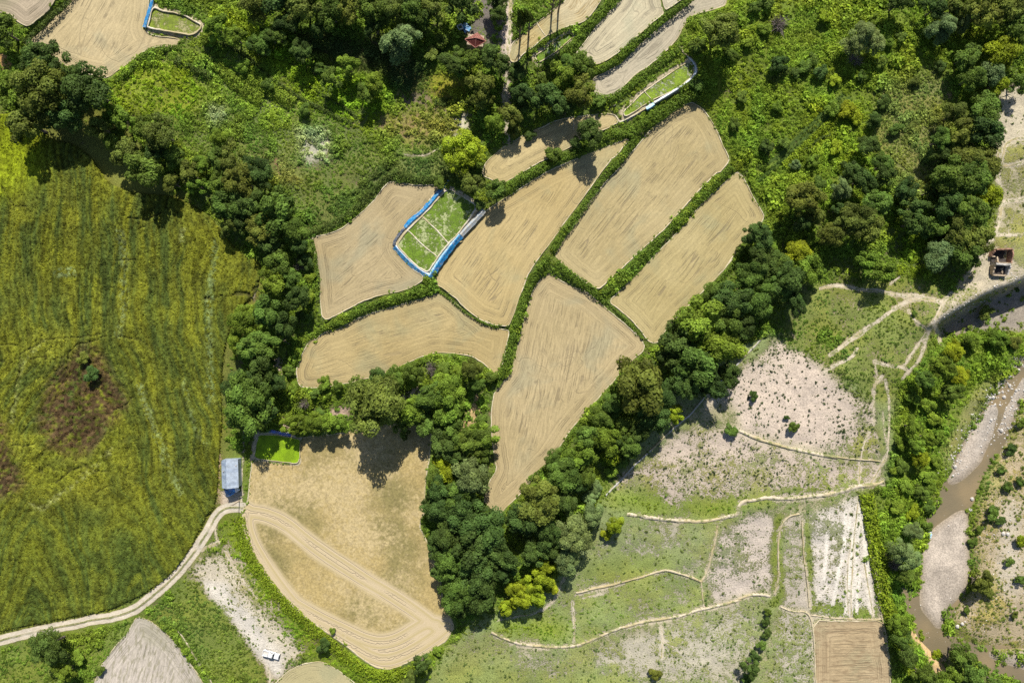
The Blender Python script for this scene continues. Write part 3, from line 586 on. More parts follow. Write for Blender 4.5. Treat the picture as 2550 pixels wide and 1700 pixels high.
M_ROW = mat_paddy('ploughed_rows', (.44, .34, .20), (.49, .39, .24), (.26, .19, .11), contrast=1.2, rows=1.1)
M_ROWP = mat_paddy('pale_ploughed_rows', (.50, .44, .35), (.56, .49, .40), (.25, .23, .15), contrast=1.6, rows=1.2, damp=(.33, .31, .20))
M_WETY = mat_paddy('wet_yellow_mud', (.46, .35, .16), (.52, .44, .29), (.30, .20, .07), contrast=1.5)
M_SILT = mat_paddy('smooth_silt', (.42, .36, .20), (.44, .38, .22), (.33, .28, .16), contrast=.25)
M_FALL = mat_paddy('rough_fallow', (.36, .30, .19), (.42, .35, .23), (.17, .14, .08), contrast=2.0, damp=(.25, .25, .12))
def mat_seedling(name, green, pale, dens):
    b = NB(name); p = b.pos(); n = b.noise(p, 1.1, 5, .75); n2 = b.noise(p, 5, 2, .6); n3 = b.noise(p, .22, 2)
    g = b.scale_col(b.mix(b.ramp(b.noise(p, .5, 2), .4, .6), green, tuple(x * .72 for x in green)), b.ramp(n2, .25, .75, .6, 1.4))
    m = b.ramp(b.math('ADD', b.math('MULTIPLY', n, .6), b.math('MULTIPLY', n3, .4)), dens - .03, dens + .04)
    b.bsdf(b.mix(m, g, pale), .7, b.bump(b.math('SUBTRACT', n2, m), .12, .9), .3); return b.m
M_SEED = {'N1': mat_seedling('young_rice_patchy', (.19, .25, .02), (.33, .31, .14), .52), 'N2': mat_seedling('young_rice_mixed', (.13, .22, .012), (.36, .40, .18), .52),
          'N3': mat_seedling('young_rice_dense', (.22, .36, .004), (.20, .30, .03), .72), 'N4': mat_seedling('young_rice_small', (.16, .27, .012), (.30, .36, .2), .58),
          'N5': mat_seedling('young_rice_long', (.19, .28, .015), (.36, .38, .24), .56)}
FGTR = [pts("t13 0,80 120,90 250,115 400,190 550,320 700,430 900,560 1100,690 1300,800 1450,900 1600,1010 1720,1110"),
        pts("t13 60,70 40,180 80,330 170,490 300,690 450,880 620,1030 800,1150 1000,1270 1150,1350 1260,1370 1400,1330 1550,1250 1700,1150 1780,1080"),
        pts("t13 450,880 640,990 850,1090 1050,1190 1200,1230 1350,1200 1500,1110 1600,1050 1700,1060"),
        ]
def field_mesh(name, poly, lv, ang, mat, spacing=7.0, tracks=None, jit=1.2, **kw):
    P = chaikin(poly, 1); P = resample(P, 4.5, True)
    P = P + np.stack([vn(P[:, 0] / 14, P[:, 1] / 14, 3) - .5, vn(P[:, 0] / 14, P[:, 1] / 14, 8) - .5], 1) * 2 * jit
    x = np.arange(P[:, 0].min(), P[:, 0].max(), spacing); y = np.arange(P[:, 1].min(), P[:, 1].max(), spacing)
    X, Y = np.meshgrid(x, y); X = X + rng.uniform(-.25, .25, X.shape) * spacing; Y = Y + rng.uniform(-.25, .25, Y.shape) * spacing
    d = seg_dist(X, Y, P, True); ok = inpoly(X, Y, P) & (d > spacing * .55)
    Q = np.vstack([P, np.stack([X[ok], Y[ok]], 1)]); nb = len(P)
    v, _, f, *_r = delaunay_2d_cdt([Vector(q) for q in Q], [(i, (i + 1) % nb) for i in range(nb)], [], 1, 1e-4)
    v = np.array([tuple(q) for q in v]); f = np.array([t for t in f if len(t) == 3], np.int32)
    ed = seg_dist(v[:, 0], v[:, 1], P, True) * S
    if tracks:
        tr = np.full(len(v), 99.0)
        for t in tracks: tr = np.minimum(tr, seg_dist(v[:, 0], v[:, 1], resample(chaikin(t, 2, False), 8)) * S)
    else: tr = np.full(len(v), 99.0)
    k = S * (H - lv) / H
    V = np.stack([(v[:, 0] - 1275) * k, (850 - v[:, 1]) * k, np.full(len(v), lv) + (vn(v[:, 0] / 12, v[:, 1] / 12, 4) - .5) * .08 * np.clip(ed, 0, 1)], 1)
    a = math.radians(ang); ca, sa = math.cos(a), math.sin(a)
    uv = np.stack([V[:, 0] * ca + V[:, 1] * sa, -V[:, 0] * sa + V[:, 1] * ca], 1)
    cr = np.cross(V[f[:, 1]] - V[f[:, 0]], V[f[:, 2]] - V[f[:, 0]])[:, 2]; f[cr < 0] = f[cr < 0][:, ::-1]
    me = mesh_np(name, V, f, {'ed': ('POINT', 'FLOAT', ed), 'tr': ('POINT', 'FLOAT', tr)}, [mat], True, uv)
    return link(name, me, **kw), P
OUT = {}
FM_ = {'F0': M_FALL, 'F1': M_PAD2, 'FA': M_PAD, 'FB': M_PAD, 'FC': M_PAD, 'FD': M_PAD, 'FE': M_PAD2, 'FF': M_PAD, 'FG': M_GOLD, 'FT1': M_WETY, 'FT2': M_PADG, 'FT2b': M_PADG, 'FT3': M_PADG, 'FT4': M_PAD2, 'FS': M_SILT, 'FR': M_ROW, 'FQ': M_ROWP}
for kf, (s, lv, ang) in FIELDS.items():
    _, OUT[kf] = field_mesh('paddy_field', pts(s), lv, ang, FM_[kf], tracks=FGTR if kf == 'FG' else None, spacing=6.0 if kf == 'FG' else 7.5, kind='structure')
FR_ = random.Random(5)
for o_ in [o for o in col.objects if o.name.startswith('paddy_field')]:
    f_ = FR_.uniform(.90, 1.05); o_.color = (f_ * FR_.uniform(.97, 1.03), f_, f_ * FR_.uniform(.93, 1.12), 1)
for kf, (s, lv) in NURS.items():
    _, OUT[kf] = field_mesh('seedling_bed', pts(s), lv, 0, M_SEED[kf], kind='structure')

# ------------------------------------------------------------------ earth bunds, trails, road: ribbons that follow the land
def ribbon(P, width, height, zfun, sec=5, wjit=.25, seed=0, closed=False, step=4.5, sink=.35, flat=False):
    """P in photo pixels; a rounded ridge (or a flat strip) of `width` metres; returns V, F, uv"""
    P = resample(P, step, closed); n = len(P)
    if closed: T = np.roll(P, -1, 0) - np.roll(P, 1, 0)
    else: T = np.gradient(P, axis=0)
    T /= np.hypot(T[:, 0], T[:, 1])[:, None] + 1e-9; Nn = np.stack([-T[:, 1], T[:, 0]], 1)
    L = np.arange(n) * step * S
    P = P + Nn * ((vn(L * .5, seed * 3.1, seed + 1) - .5) * 1.6 + (vn(L * .16, seed * 5.1, seed + 4, 2) - .5) * 4.0 * (not closed))[:, None]
    w = width * (1 + (vn(L * 1.3, 2.2, seed + 2, 3) - .5) * 2.6 * wjit); w2 = width * (1 + (vn(L * .9, 7.2, seed + 5, 2) - .5) * 2 * wjit)
    zc = zfun(P[:, 0], P[:, 1]); V = []; UV = []
    for i, s_ in enumerate(np.linspace(-1, 1, sec)):
        ww = (w if s_ < 0 else w2) * .5 * s_
        q = P + Nn * (ww / S)[:, None]
        if flat: z = zat(q[:, 0], q[:, 1], Z) + height
        else: z = zc + height * (1 - s_ * s_) ** .7 * (.8 + .4 * vn(L * .8, s_ * 2, seed + 3)) - (sink if abs(s_) > .99 else 0)
        k = S * (H - z) / H
        V.append(np.stack([(q[:, 0] - 1275) * k, (850 - q[:, 1]) * k, z], 1)); UV.append(np.stack([L, np.full(n, s_)], 1))
    V = np.stack(V, 1); UV = np.stack(UV, 1); I = np.arange(n * sec).reshape(n, sec)
    A = I if not closed else np.vstack([I, I[:1]])
    F = np.stack([A[:-1, :-1], A[1:, :-1], A[1:, 1:], A[:-1, 1:]], -1).reshape(-1, 4)
    V = V.reshape(-1, 3); a, b_, c_ = V[F[0, 0]], V[F[0, 1]], V[F[0, 2]]
    if np.cross(b_ - a, c_ - a)[2] < 0: F = F[:, ::-1]
    return V, F, UV.reshape(-1, 2)
def mat_bund(name, c1, c2, grass=.3, gcol=(.15, .18, .05)):
    b = NB(name); p = b.pos(); n = b.noise(p, 1.3, 4, .7)
    c = b.mix(b.ramp(n, .35, .65), c1, c2); c = b.mix(b.ramp(b.noise(p, .12, 4, .6), .46, .60, 0, .85), c, (.41, .34, .18)); c = b.mix(b.ramp(b.noise(p, .8, 5, .75), .72 - grass * .35, .78 - grass * .35), c, gcol)
    b.bsdf(c, .95, b.bump(b.noise(p, 4, 4, .7), .12, .8), .1); return b.m
M_BUND = mat_bund('pale_mud_bund', (.68, .60, .44), (.56, .48, .33), .08)
M_BUNDW = mat_bund('dried_white_bund', (.68, .63, .53), (.55, .49, .38), .02)
M_TRAIL = mat_bund('trodden_trail', (.60, .53, .41), (.52, .44, .32), .62, (.22, .23, .10))
M_BUNDG = mat_bund('grassy_bund', (.55, .48, .34), (.45, .38, .25), .45)
def zmax(r=9):
    off = [(0, 0), (r, 0), (-r, 0), (0, r), (0, -r), (r * .7, r * .7), (-r * .7, -r * .7), (r * .7, -r * .7), (-r * .7, r * .7)]
    return lambda x, y: np.max([zat(x + a, y + b) for a, b in off], 0)
def bund(P, width=.55, height=.26, mat=None, zf=None, closed=False, seed=0, name='earth_bund', wjit=.3, **k):
    V, F, uv = ribbon(P, width, height, zf or (lambda x, y: zat(x, y)), seed=seed, closed=closed, wjit=wjit)
    return link(name, mesh_np(name, V, F, None, [mat or M_BUND], True, uv), kind='structure', **k)
for i, (kf, (s, lv, _)) in enumerate(FIELDS.items()):
    w, h, m = (.40, .20, M_BUND)
    if kf == 'FG': w, h, m = .6, .12, M_BUNDG
    if kf in ('F0', 'FQ'): w, h, m = .6, .12, M_BUNDG
    bund(OUT[kf], w, h, m, (lambda lv_: (lambda x, y: np.full(np.shape(x), lv_) - .16 * np.clip((vn(x / 40, y / 40, 19, 2) - .5) / .15, 0, 1)))(lv), True, i, wjit=.6)
for i, (kf, (s, lv)) in enumerate(NURS.items()):
    w, h, m = {'N1': (.8, .5, M_BUNDW), 'N2': (.7, .3, M_BUNDW), 'N3': (.4, .12, M_BUNDG), 'N4': (.5, .2, M_BUND), 'N5': (.45, .2, M_BUND)}[kf]
    bund(OUT[kf], w, h, m, (lambda lv_: (lambda x, y: np.full(np.shape(x), lv_)))(lv), True, 30 + i)
for i, (s, w, h, m) in enumerate(LOOSE_BUNDS[:-1]):
    bund(chaikin(pts(s), 2, False), w * .75, h * .62, globals()[m], zmax(5), seed=50 + i, wjit=.5)
for i, (s, w) in enumerate(TRAILS):
    if w < .2: continue
    P = chaikin(pts(s), 2, False)
    V, F, uv = ribbon(P, w * .62, .05, None or (lambda x, y: zat(x, y)), sec=3, wjit=.8, seed=80 + i, flat=True, step=2.6)
    link('trail', mesh_np('trail', V, F, None, [M_TRAIL], True, uv), kind='structure')
# two-rut farm road
def mat_road():
    b = NB('farm_road_surface'); uvn = b.n('ShaderNodeUVMap', uv_map='UVMap').outputs[0]; s_ = b.n('ShaderNodeSeparateXYZ'); b.put(s_.inputs[0], uvn)
    p = b.pos(); n = b.noise(p, .8, 4, .7); a = b.math('ABSOLUTE', b.math('ADD', s_.outputs[1], b.math('MULTIPLY', b.math('SUBTRACT', n, .5), .35)))
    mid = b.math('MULTIPLY', b.ramp(a, .10, .30, 1, 0), b.ramp(b.noise(p, .12, 2), .35, .5)); c = b.mix(b.ramp(b.noise(p, 1.5, 4), .35, .65), (.58, .52, .42), (.50, .43, .33))
    c = b.mix(mid, c, b.mix(b.ramp(b.noise(p, 2, 3), .4, .6), (.30, .27, .15), (.17, .19, .07)))
    c = b.mix(b.ramp(a, .80, 1.0, 0, .7), c, (.40, .34, .2))
    b.bsdf(c, .95, b.bump(b.math('ADD', b.noise(p, 3, 3), mid), .12, .8), .1); return b.m
RP = chaikin(pts("o -300,1545 -120,1500 0,1470 100,1446 200,1426 290,1411 340,1378 400,1325 445,1270 480,1215 500,1178 525,1164 562,1166 590,1172"), 2, False)
V, F, uv = ribbon(RP, 3.1, .06, None or (lambda x, y: zat(x, y)), sec=9, wjit=.08, seed=5, flat=True, step=3.5)
link('farm_road', mesh_np('farm_road', V, F, None, [mat_road()], True, uv), kind='structure')
# stone-edged irrigation channel, dry
V, F, uv = ribbon(chaikin(pts("t22 1075,1510 1200,1375 1300,1270 1500,1085 1700,900 1800,820 1870,725 1970,620 2070,525 t32 190,255 290,150 370,50"), 2, False), .7, .25, zmax(4), seed=6)
link('irrigation_channel', mesh_np('irrigation_channel', V, F, None, [mat_bund('pale_grey_channel', (.50, .49, .46), (.40, .38, .34), .1)], True, uv), kind='structure')

# ------------------------------------------------------------------ the standing crop on the left: cracked and lodged in places
CROP = resample(chaikin(pts("o -420,200 0,262 40,255 80,280 120,320 170,330 210,360 250,420 300,440 400,450 480,490 530,560 605,605 592,670 560,700 535,740 515,800 508,900 512,960 505,1030 500,1130 492,1165 470,1190 448,1240 415,1295 375,1335 320,1370 250,1402 100,1430 0,1450 -420,1560"), 1), 6, True)
CR = ["t02 0,340 60,362 110,350","t02 -60,200 0,200 150,200","t02 170,350 300,320 420,300 540,310 580,300 640,220 700,190 780,180 870,140 920,130","t02 780,230 880,290 960,350","t02 90,780 140,640 130,560 170,450 180,280 240,250 380,175",
 "t02 240,860 300,870 400,850 440,830","t02 1040,120 1150,150 1250,180 1320,260","t02 150,650 240,680","t02 340,1240 430,1250 460,1290 560,1290 700,1270 760,1240","t02 1420,1040 1510,1085","t01 1110,500 1260,510 1420,450","t01 1000,860 1180,860",
 "t01 1790,1200 1900,1160 2060,1150 2180,1160 2240,1060","t01 340,1560 500,1540 700,1530 870,1500","t02 230,60 250,130","t02 590,300 580,420","t02 440,510 540,490 640,500 700,470","t02 600,980 700,860 760,790","t02 960,800 1060,700","t02 500,700 600,620","t02 180,980 240,920 260,860","t02 0,1360 100,1400 250,1410",
 "t02 100,1070 200,1080 300,1060","t01 20,230 110,380 230,400","t01 1210,590 1300,550","t02 700,1230 830,1300 930,1300","t02 480,1400 620,1290","t02 840,1480 930,1430","t02 980,760 1080,740 1160,640"]
LT = [("t02 960,1110 800,1280 650,1410 450,1560 t03 350,60 270,10", .9, (.34, .34, .13)), ("t02 1210,560 1250,680 1300,830 1350,960 1400,1060 1440,1200 1500,1330 1560,1480", 1.3, (.24, .28, .12)), ("t01 1030,600 1060,700 1080,900 1070,1100 1080,1300 1020,1500", 1.3, (.20, .24, .11)),
      ("t01 1880,700 1850,900 1830,1100 1800,1300 1810,1500 t02 1820,300 1820,500 1830,700", 1.3, (.20, .25, .11)), ("t01 1590,600 1570,700", .8, (.32, .34, .14)), ("t02 1590,520 1640,700 1680,900 1770,1050", 1.0, (.22, .27, .11)), ("t02 100,880 130,680 160,500 200,340 380,170", .8, (.28, .29, .10)), ("t01 500,970 620,960", 1.5, (.24, .30, .16))]
cs = 2.7; x = np.arange(-420, 680, cs); y = np.arange(200, 1650, cs); CX, CY = np.meshgrid(x, y)
ins = inpoly(CX, CY, CROP); de = seg_dist(CX, CY, CROP, True)
wx = CX + (vn(CX / 9, CY / 9, 21) - .5) * 7; wy = CY + (vn(CX / 9, CY / 9, 22) - .5) * 7
crk = np.zeros(CX.shape)
for i, s in enumerate(CR):
    P = pts(s); wd = .4 if i != 12 else 4.5
    crk = np.maximum(crk, np.clip((wd + 2.5 - seg_dist(wx, wy, P)) / 3.0, 0, 1) * (vn(CX / 22, CY / 22, 23 + i, 2) > .3))
def pm(s, fe): 
    P = np.array(pts(s)); m = inpoly(CX + (vn(CX / 30, CY / 30, 31) - .5) * 40, CY + (vn(CX / 30, CY / 30, 32) - .5) * 40, P).astype(float)
    return blur(m, fe / cs)
brown = np.maximum(pm("t02 600,330 760,200 900,330 960,500 1090,640 1100,720 1000,800 1050,880 900,960 850,1090 700,1190 560,1180 430,1080 330,1000 330,760 400,600 440,430 540,380", 10), pm("t02 -80,850 30,880 80,1000 120,1200 210,1400 160,1480 -80,1500", 10))
brown = np.clip(brown - .25 * pm("t02 600,250 760,200 880,520 760,560 700,420", 8), 0, 1)
lodge = pm("t02 100,250 400,120 700,130 1100,300 1250,700 1100,1000 900,1300 500,1500 250,1500 50,900", 30)
r1 = np.abs(vn(wx / 17, wy / 26, 41, 2) - .5); lum_crk = np.clip(1 - r1 / .03, 0, 1) * np.clip(lodge + .25, 0, 1) * (vn(CX / 25, CY / 25, 42, 2) > .5)
crk = np.maximum(crk, lum_crk * .9)
u_ = CX - np.clip(CY - 830, 0, 600) * .28 * np.clip((CX - 230) / 120, 0, 1) + np.clip(CY - 900, 0, 700) * .5 * np.clip((230 - CX) / 150, 0, 1)
u_ = u_ + (vn(CX / 130, CY / 150, 97, 2) - .5) * 70; st = vn(u_ / 22, CY / 300, 51, 4); st2 = vn(u_ / 8, CY / 60, 52, 3); bl = vn(CX / 60, CY / 60, 53, 3); fi = vn(CX / 5, CY / 5, 54, 2)
g1 = np.array((.075, .098, .022)); g2 = np.array((.145, .148, .02)); g3 = np.array((.205, .205, .02)); g4 = np.array((.26, .30, .012))
t = np.clip((st * .62 + st2 * .38 - .36) / .26, 0, 1)[..., None]; t2 = np.clip((st * .45 + bl * .55 - .51) / .12, 0, 1)[..., None]
CC = g1 * (1 - t) + g2 * t; CC = CC * (1 - t2 * .5) + g3 * t2 * .5
tl = pm("o -100,200 60,260 110,330 105,400 60,430 -100,460", 30)[..., None]; CC = CC * (1 - tl * .9) + (g4 * (.75 + .5 * bl[..., None])) * tl * .9
bt = pm("o -100,1180 600,1180 600,1600 -100,1600", 40)[..., None]; CC = CC * (1 - bt * .35) + np.array((.10, .135, .025)) * bt * .35
yy = np.maximum(pm("t02 90,930 300,1000 330,1250 300,1480 200,1400 120,1150", 8), np.maximum(pm("t02 200,60 700,100 560,290 250,330", 12), pm("t02 470,1500 700,1300 930,1290 900,1450 600,1560", 10)))[..., None]
CC = CC * (1 - yy * .6) + np.array((.26, .255, .03)) * yy * .6
bm_ = (brown * np.clip((vn(wx / 11, wy / 8, 61) - .30) / .2, 0, 1))[..., None]; CC = CC * (1 - bm_ * .85) + np.array((.14, .082, .045)) * bm_ * .85
for s, w, c in LT:
    m = np.clip((w / S * (.3 + 1.1 * vn(CX / 16, CY / 16, 70, 2)) - seg_dist(wx, wy, chaikin(pts(s), 2, False))) / 6 + .5, 0, 1) * np.clip((vn(CX / 5, CY / 5, 71) - .42) / .16, 0, 1) * .7
    CC = CC * (1 - m[..., None]) + np.array(c) * m[..., None]
fs = vn(u_ / 3.0, CY / 38, 91, 3)[..., None]; CC = CC * (.72 + .56 * fs); yl = np.clip((vn(u_ / 6, CY / 90, 92, 3) - .55) / .1, 0, 1)[..., None]; CC = CC * (1 - yl * .35) + np.array((.20, .21, .02)) * yl * .35; dkl = np.clip((vn(u_ / 4.5, CY / 70, 93, 3) - .55) / .08, 0, 1)[..., None]; CC = CC * (1 - dkl * .35); CC = CC * (np.array([1.36, 1.45, 1.25]) * (1 - bm_) + bm_); dk = np.clip((vn(CX / 7, CY / 9, 81, 3) - .52) / .1, 0, 1)[..., None]; CC = CC * (1 - dk * .38); CC = CC * (.62 + .76 * vn(CX / 3.6, CY / 4.6, 82, 2))[..., None]
CC = CC * (1 - crk[..., None] * .6) + np.array((.06, .05, .025)) * crk[..., None] * .6
hh = .75 * np.clip(de / 3.5, 0, 1) * (1 - .75 * crk) * (1 - .35 * brown) + (fi - .5) * .16 + (vn(wx / 10, wy / 8, 62) - .5) * (.12 + .7 * brown + .28 * lodge)
cz = zat(CX, CY, Z) + hh; kk = S * (H - cz) / H
V = np.stack([(CX - 1275) * kk, (850 - CY) * kk, cz], -1).reshape(-1, 3); ids = np.arange(CX.size).reshape(CX.shape)
F = np.stack([ids[1:, :-1], ids[1:, 1:], ids[:-1, 1:], ids[:-1, :-1]], -1)[ins[1:, :-1] & ins[:-1, 1:] & ins[1:, 1:] & ins[:-1, :-1]]
used = np.zeros(CX.size, bool); used[F.ravel()] = True; rem = np.cumsum(used) - 1
CROP_S = (CC.copy(), cz.copy(), crk.copy(), ins.copy(), brown.copy(), hh.copy()); b = NB('ripening_crop'); p = b.pos(); n = b.noise(p, 5.5, 4, .75)
b.bsdf(b.scale_col(b.attr('crop', out='Color'), b.ramp(n, .3, .7, .55, 1.5)), .9, b.bump(n, .4, 1.0), .1)
link('crop_field', mesh_np('crop_field', V[used], rem[F], {'crop': ('POINT', 'FLOAT_COLOR', CC.reshape(-1, 3)[used])}, [b.m], True), kind='structure')

# ------------------------------------------------------------------ the river
b = NB('river_water'); p = b.pos(); n = b.noise(p, .9, 4, .6, .4)
b.bsdf(b.mix(b.ramp(b.noise(p, .07, 3), .35, .65), (.27, .205, .115), (.19, .155, .095)), .14, b.bump(b.math('ADD', n, b.noise(p, 3, 3, .6)), .07, .8), .5)
Pr = resample(chaikin(RIV, 1), 10, True)
x = np.arange(Pr[:, 0].min(), Pr[:, 0].max(), 25); y = np.arange(Pr[:, 1].min(), Pr[:, 1].max(), 25); X, Y = np.meshgrid(x, y)
cen = Pr.mean(0)
ok = blur((polymask(RIV) > .5).astype(float), 4) > .02
wl_ = -8.1; kk = S * (H - wl_) / H
gi = np.arange(0, NY - 1); wm = ok[:-1, :-1] & ok[1:, 1:]
XV, YV = GX, GY; V = np.stack([(XV - 1275) * kk, (850 - YV) * kk, np.full(XV.shape, wl_)], -1).reshape(-1, 3); ids = np.arange(NX * NY).reshape(NY, NX)
F = np.stack([ids[1:, :-1], ids[1:, 1:], ids[:-1, 1:], ids[:-1, :-1]], -1)[wm]; used = np.zeros(NX * NY, bool); used[F.ravel()] = True; rem = np.cumsum(used) - 1
link('river', mesh_np('river', V[used], rem[F], None, [b.m], True), kind='structure')

# ------------------------------------------------------------------ foliage prototypes
def leaf_quads(Pc, Nr, size, r, asp=1.55):
    """diamond leaves: centre, normal, size -> V, F"""
    n = len(Pc); a = r.normal(size=(n, 3)); t = np.cross(Nr, a); t /= np.linalg.norm(t, axis=1)[:, None] + 1e-9
    s = np.cross(Nr, t); L = (size * r.uniform(.7, 1.35, n))[:, None]
    lift = Nr * L * .12
    V = np.stack([Pc - t * L * asp * .5, Pc + s * L * .5 + lift, Pc + t * L * asp * .5, Pc - s * L * .5 + lift], 1).reshape(-1, 3)
    return V, np.arange(n * 4, dtype=np.int32).reshape(n, 4)
def crown_mesh(name, seed, n, size, lobes=14, zr=.8, lobe_r=(.28, .46), droop=0.0, fill=.78, mat=None, up=.45, flat=0.0, top=0.0):
    r = np.random.default_rng(seed)
    d = r.normal(size=(lobes, 3)); d /= np.linalg.norm(d, axis=1)[:, None]; d[:, 2] = np.abs(d[:, 2]) * 1.0 - .25 * r.random(lobes)
    cr = r.uniform(.38, fill, lobes)[:, None]; c = d * cr * np.array([1, 1, zr]); lr = r.uniform(*lobe_r, lobes)
    c = np.vstack([c, [[0, 0, .15 * zr]]]); lr = np.append(lr, .42)
    w = lr ** 2; k = r.choice(len(lr), n, p=w / w.sum())
    v = r.normal(size=(n, 3)); v /= np.linalg.norm(v, axis=1)[:, None]; v[:, 2] = np.where(v[:, 2] < -.35, -v[:, 2], v[:, 2])
    rad = lr[k] * (1 + (vn(v[:, 0] * 3 + k, v[:, 1] * 3 + v[:, 2] * 3, seed) - .5) * .6) * r.uniform(.72, 1.06, n)
    P = c[k] + v * rad[:, None] * np.array([1, 1, zr])
    if droop: P[:, 2] -= droop * np.hypot(P[:, 0], P[:, 1]) ** 2
    if flat: P[:, 2] *= (1 - flat)
    N = v + np.array([0, 0, up]) + r.normal(size=(n, 3)) * .45; N /= np.linalg.norm(N, axis=1)[:, None]
    V, F = leaf_quads(P, N, size, r, 2.3 if droop else 1.55)
    tone = r.uniform(0, 1, len(lr)); lv = np.clip(.55 * tone[k] + .45 * r.random(n), 0, 1); wm = (r.random(len(lr)) * .6)[k] + r.random(n) * .4
    return mesh_np(name, V, F, {'leafvar': ('FACE', 'FLOAT', lv), 'warm': ('FACE', 'FLOAT', wm)}, [mat or M_LEAF])
def twig_mesh(name, seed, n=500):
    r = np.random.default_rng(seed); V = []; F = []
    for i in range(n):
        d = r.normal(size=3); d[2] = abs(d[2]) * .8 + .1; d /= np.linalg.norm(d)
        a = d * r.uniform(.1, .55); b_ = a + (d + r.normal(size=3) * .5) * r.uniform(.2, .45); s_ = np.cross(d, r.normal(size=3)); s_ = s_ / np.linalg.norm(s_) * .014
        i0 = len(V); V += [a - s_, a + s_, b_ + s_ * .4, b_ - s_ * .4]; F.append((i0, i0 + 1, i0 + 2, i0 + 3))
    return mesh_np(name, np.array(V), np.array(F), None, [M_TWIG])
def tube(bm, p, q, r0, r1, n=6):
    p, q = Vector(p), Vector(q); d = (q - p).normalized(); a = d.orthogonal().normalized(); b_ = d.cross(a)
    A = [bm.verts.new(p + (a * math.cos(t) + b_ * math.sin(t)) * r0) for t in [i * 2 * math.pi / n for i in range(n)]]
    B = [bm.verts.new(q + (a * math.cos(t) + b_ * math.sin(t)) * r1) for t in [i * 2 * math.pi / n for i in range(n)]]
    for i in range(n): bm.faces.new((A[i], A[(i + 1) % n], B[(i + 1) % n], B[i]))
    bm.faces.new(A[::-1]); bm.faces.new(B)
def trunk_mesh(name, seed, limbs=6):
    r = random.Random(seed); bm = bmesh.new(); t0 = Vector((0, 0, -.08)); m = Vector((r.uniform(-.04, .04), r.uniform(-.04, .04), .45))
    tube(bm, t0, m, .06, .042, 8); top = Vector((r.uniform(-.08, .08), r.uniform(-.08, .08), .88)); tube(bm, m, top, .042, .012, 6)
    for i in range(limbs):
        a = i * 2 * math.pi / limbs + r.uniform(-.4, .4); z0 = r.uniform(.3, .6); s_ = m.lerp(top, max(0, (z0 - .45) / .43)) if z0 > .45 else t0.lerp(m, (z0 + .08) / .53)
        L = r.uniform(.22, .36); e = s_ + Vector((math.cos(a) * L, math.sin(a) * L, r.uniform(.15, .3))); tube(bm, s_, e, .026, .008, 5)
        e2 = e + Vector((math.cos(a + .5) * .12, math.sin(a + .5) * .12, .1)); tube(bm, e, e2, .008, .004, 4)
    me = bpy.data.meshes.new(name); bmesh.ops.recalc_face_normals(bm, faces=bm.faces); bm.to_mesh(me); bm.free(); me.materials.append(M_BARK); return me
TRUNKS = [trunk_mesh('trunk_shape', i) for i in range(4)]
big = [crown_mesh('crown_shape', 200 + i, 9500, .056, 34 + 5 * i, .95, (.14, .34), fill=.98) for i in range(4)]
med = [crown_mesh('crown_shape', 220 + i, 5000, .076, 20 + 3 * i, .95, (.16, .38), fill=.96) for i in range(4)]
sml = [crown_mesh('crown_shape', 240 + i, 1700, .13, 8 + i, .8) for i in range(4)]
wil = [crown_mesh('crown_shape', 260 + i, 7500, .045, 26, .85, (.2, .34), .45, .85) for i in range(3)]
pop = [crown_mesh('crown_shape', 280 + i, 2600, .11, 16, .9, (.3, .45), up=.2) for i in range(2)]
bar = [twig_mesh('twig_shape', 300 + i) for i in range(2)]
#          colour                          crown set   height factor
SPEC = {'D': ((.064, .113, .026), 'tree', 1.0, 'dark green'), 'G': ((.095, .158, .027), 'tree', .95, 'mid green'), 'B': ((.135, .215, .026), 'tree', .9, 'bright green'),
        'O': ((.120, .158, .030), 'tree', 1.0, 'olive green'), 'S': ((.140, .205, .075), 'willow', .95, 'silvery grey-green'), 'Y': ((.220, .290, .018), 'tree', .75, 'yellow-green'),
        'P': ((.09, .135, .035), 'poplar', 1.0, 'slender green'), 'X': ((.2, .17, .16), 'bare', .7, 'leafless grey-brown')}
ORD = "first second third fourth fifth sixth seventh eighth ninth tenth eleventh twelfth thirteenth fourteenth fifteenth sixteenth seventeenth eighteenth nineteenth twentieth".split()
def ordinal(i):
    if i < 20: return ORD[i]
    t = ['twenty', 'thirty', 'forty'][(i + 1) // 10 - 2]; u = (i + 1) % 10
    return {0: {'twenty': 'twentieth', 'thirty': 'thirtieth', 'forty': 'fortieth'}[t]}.get(0) if u == 0 else t + '-' + ORD[u - 1]
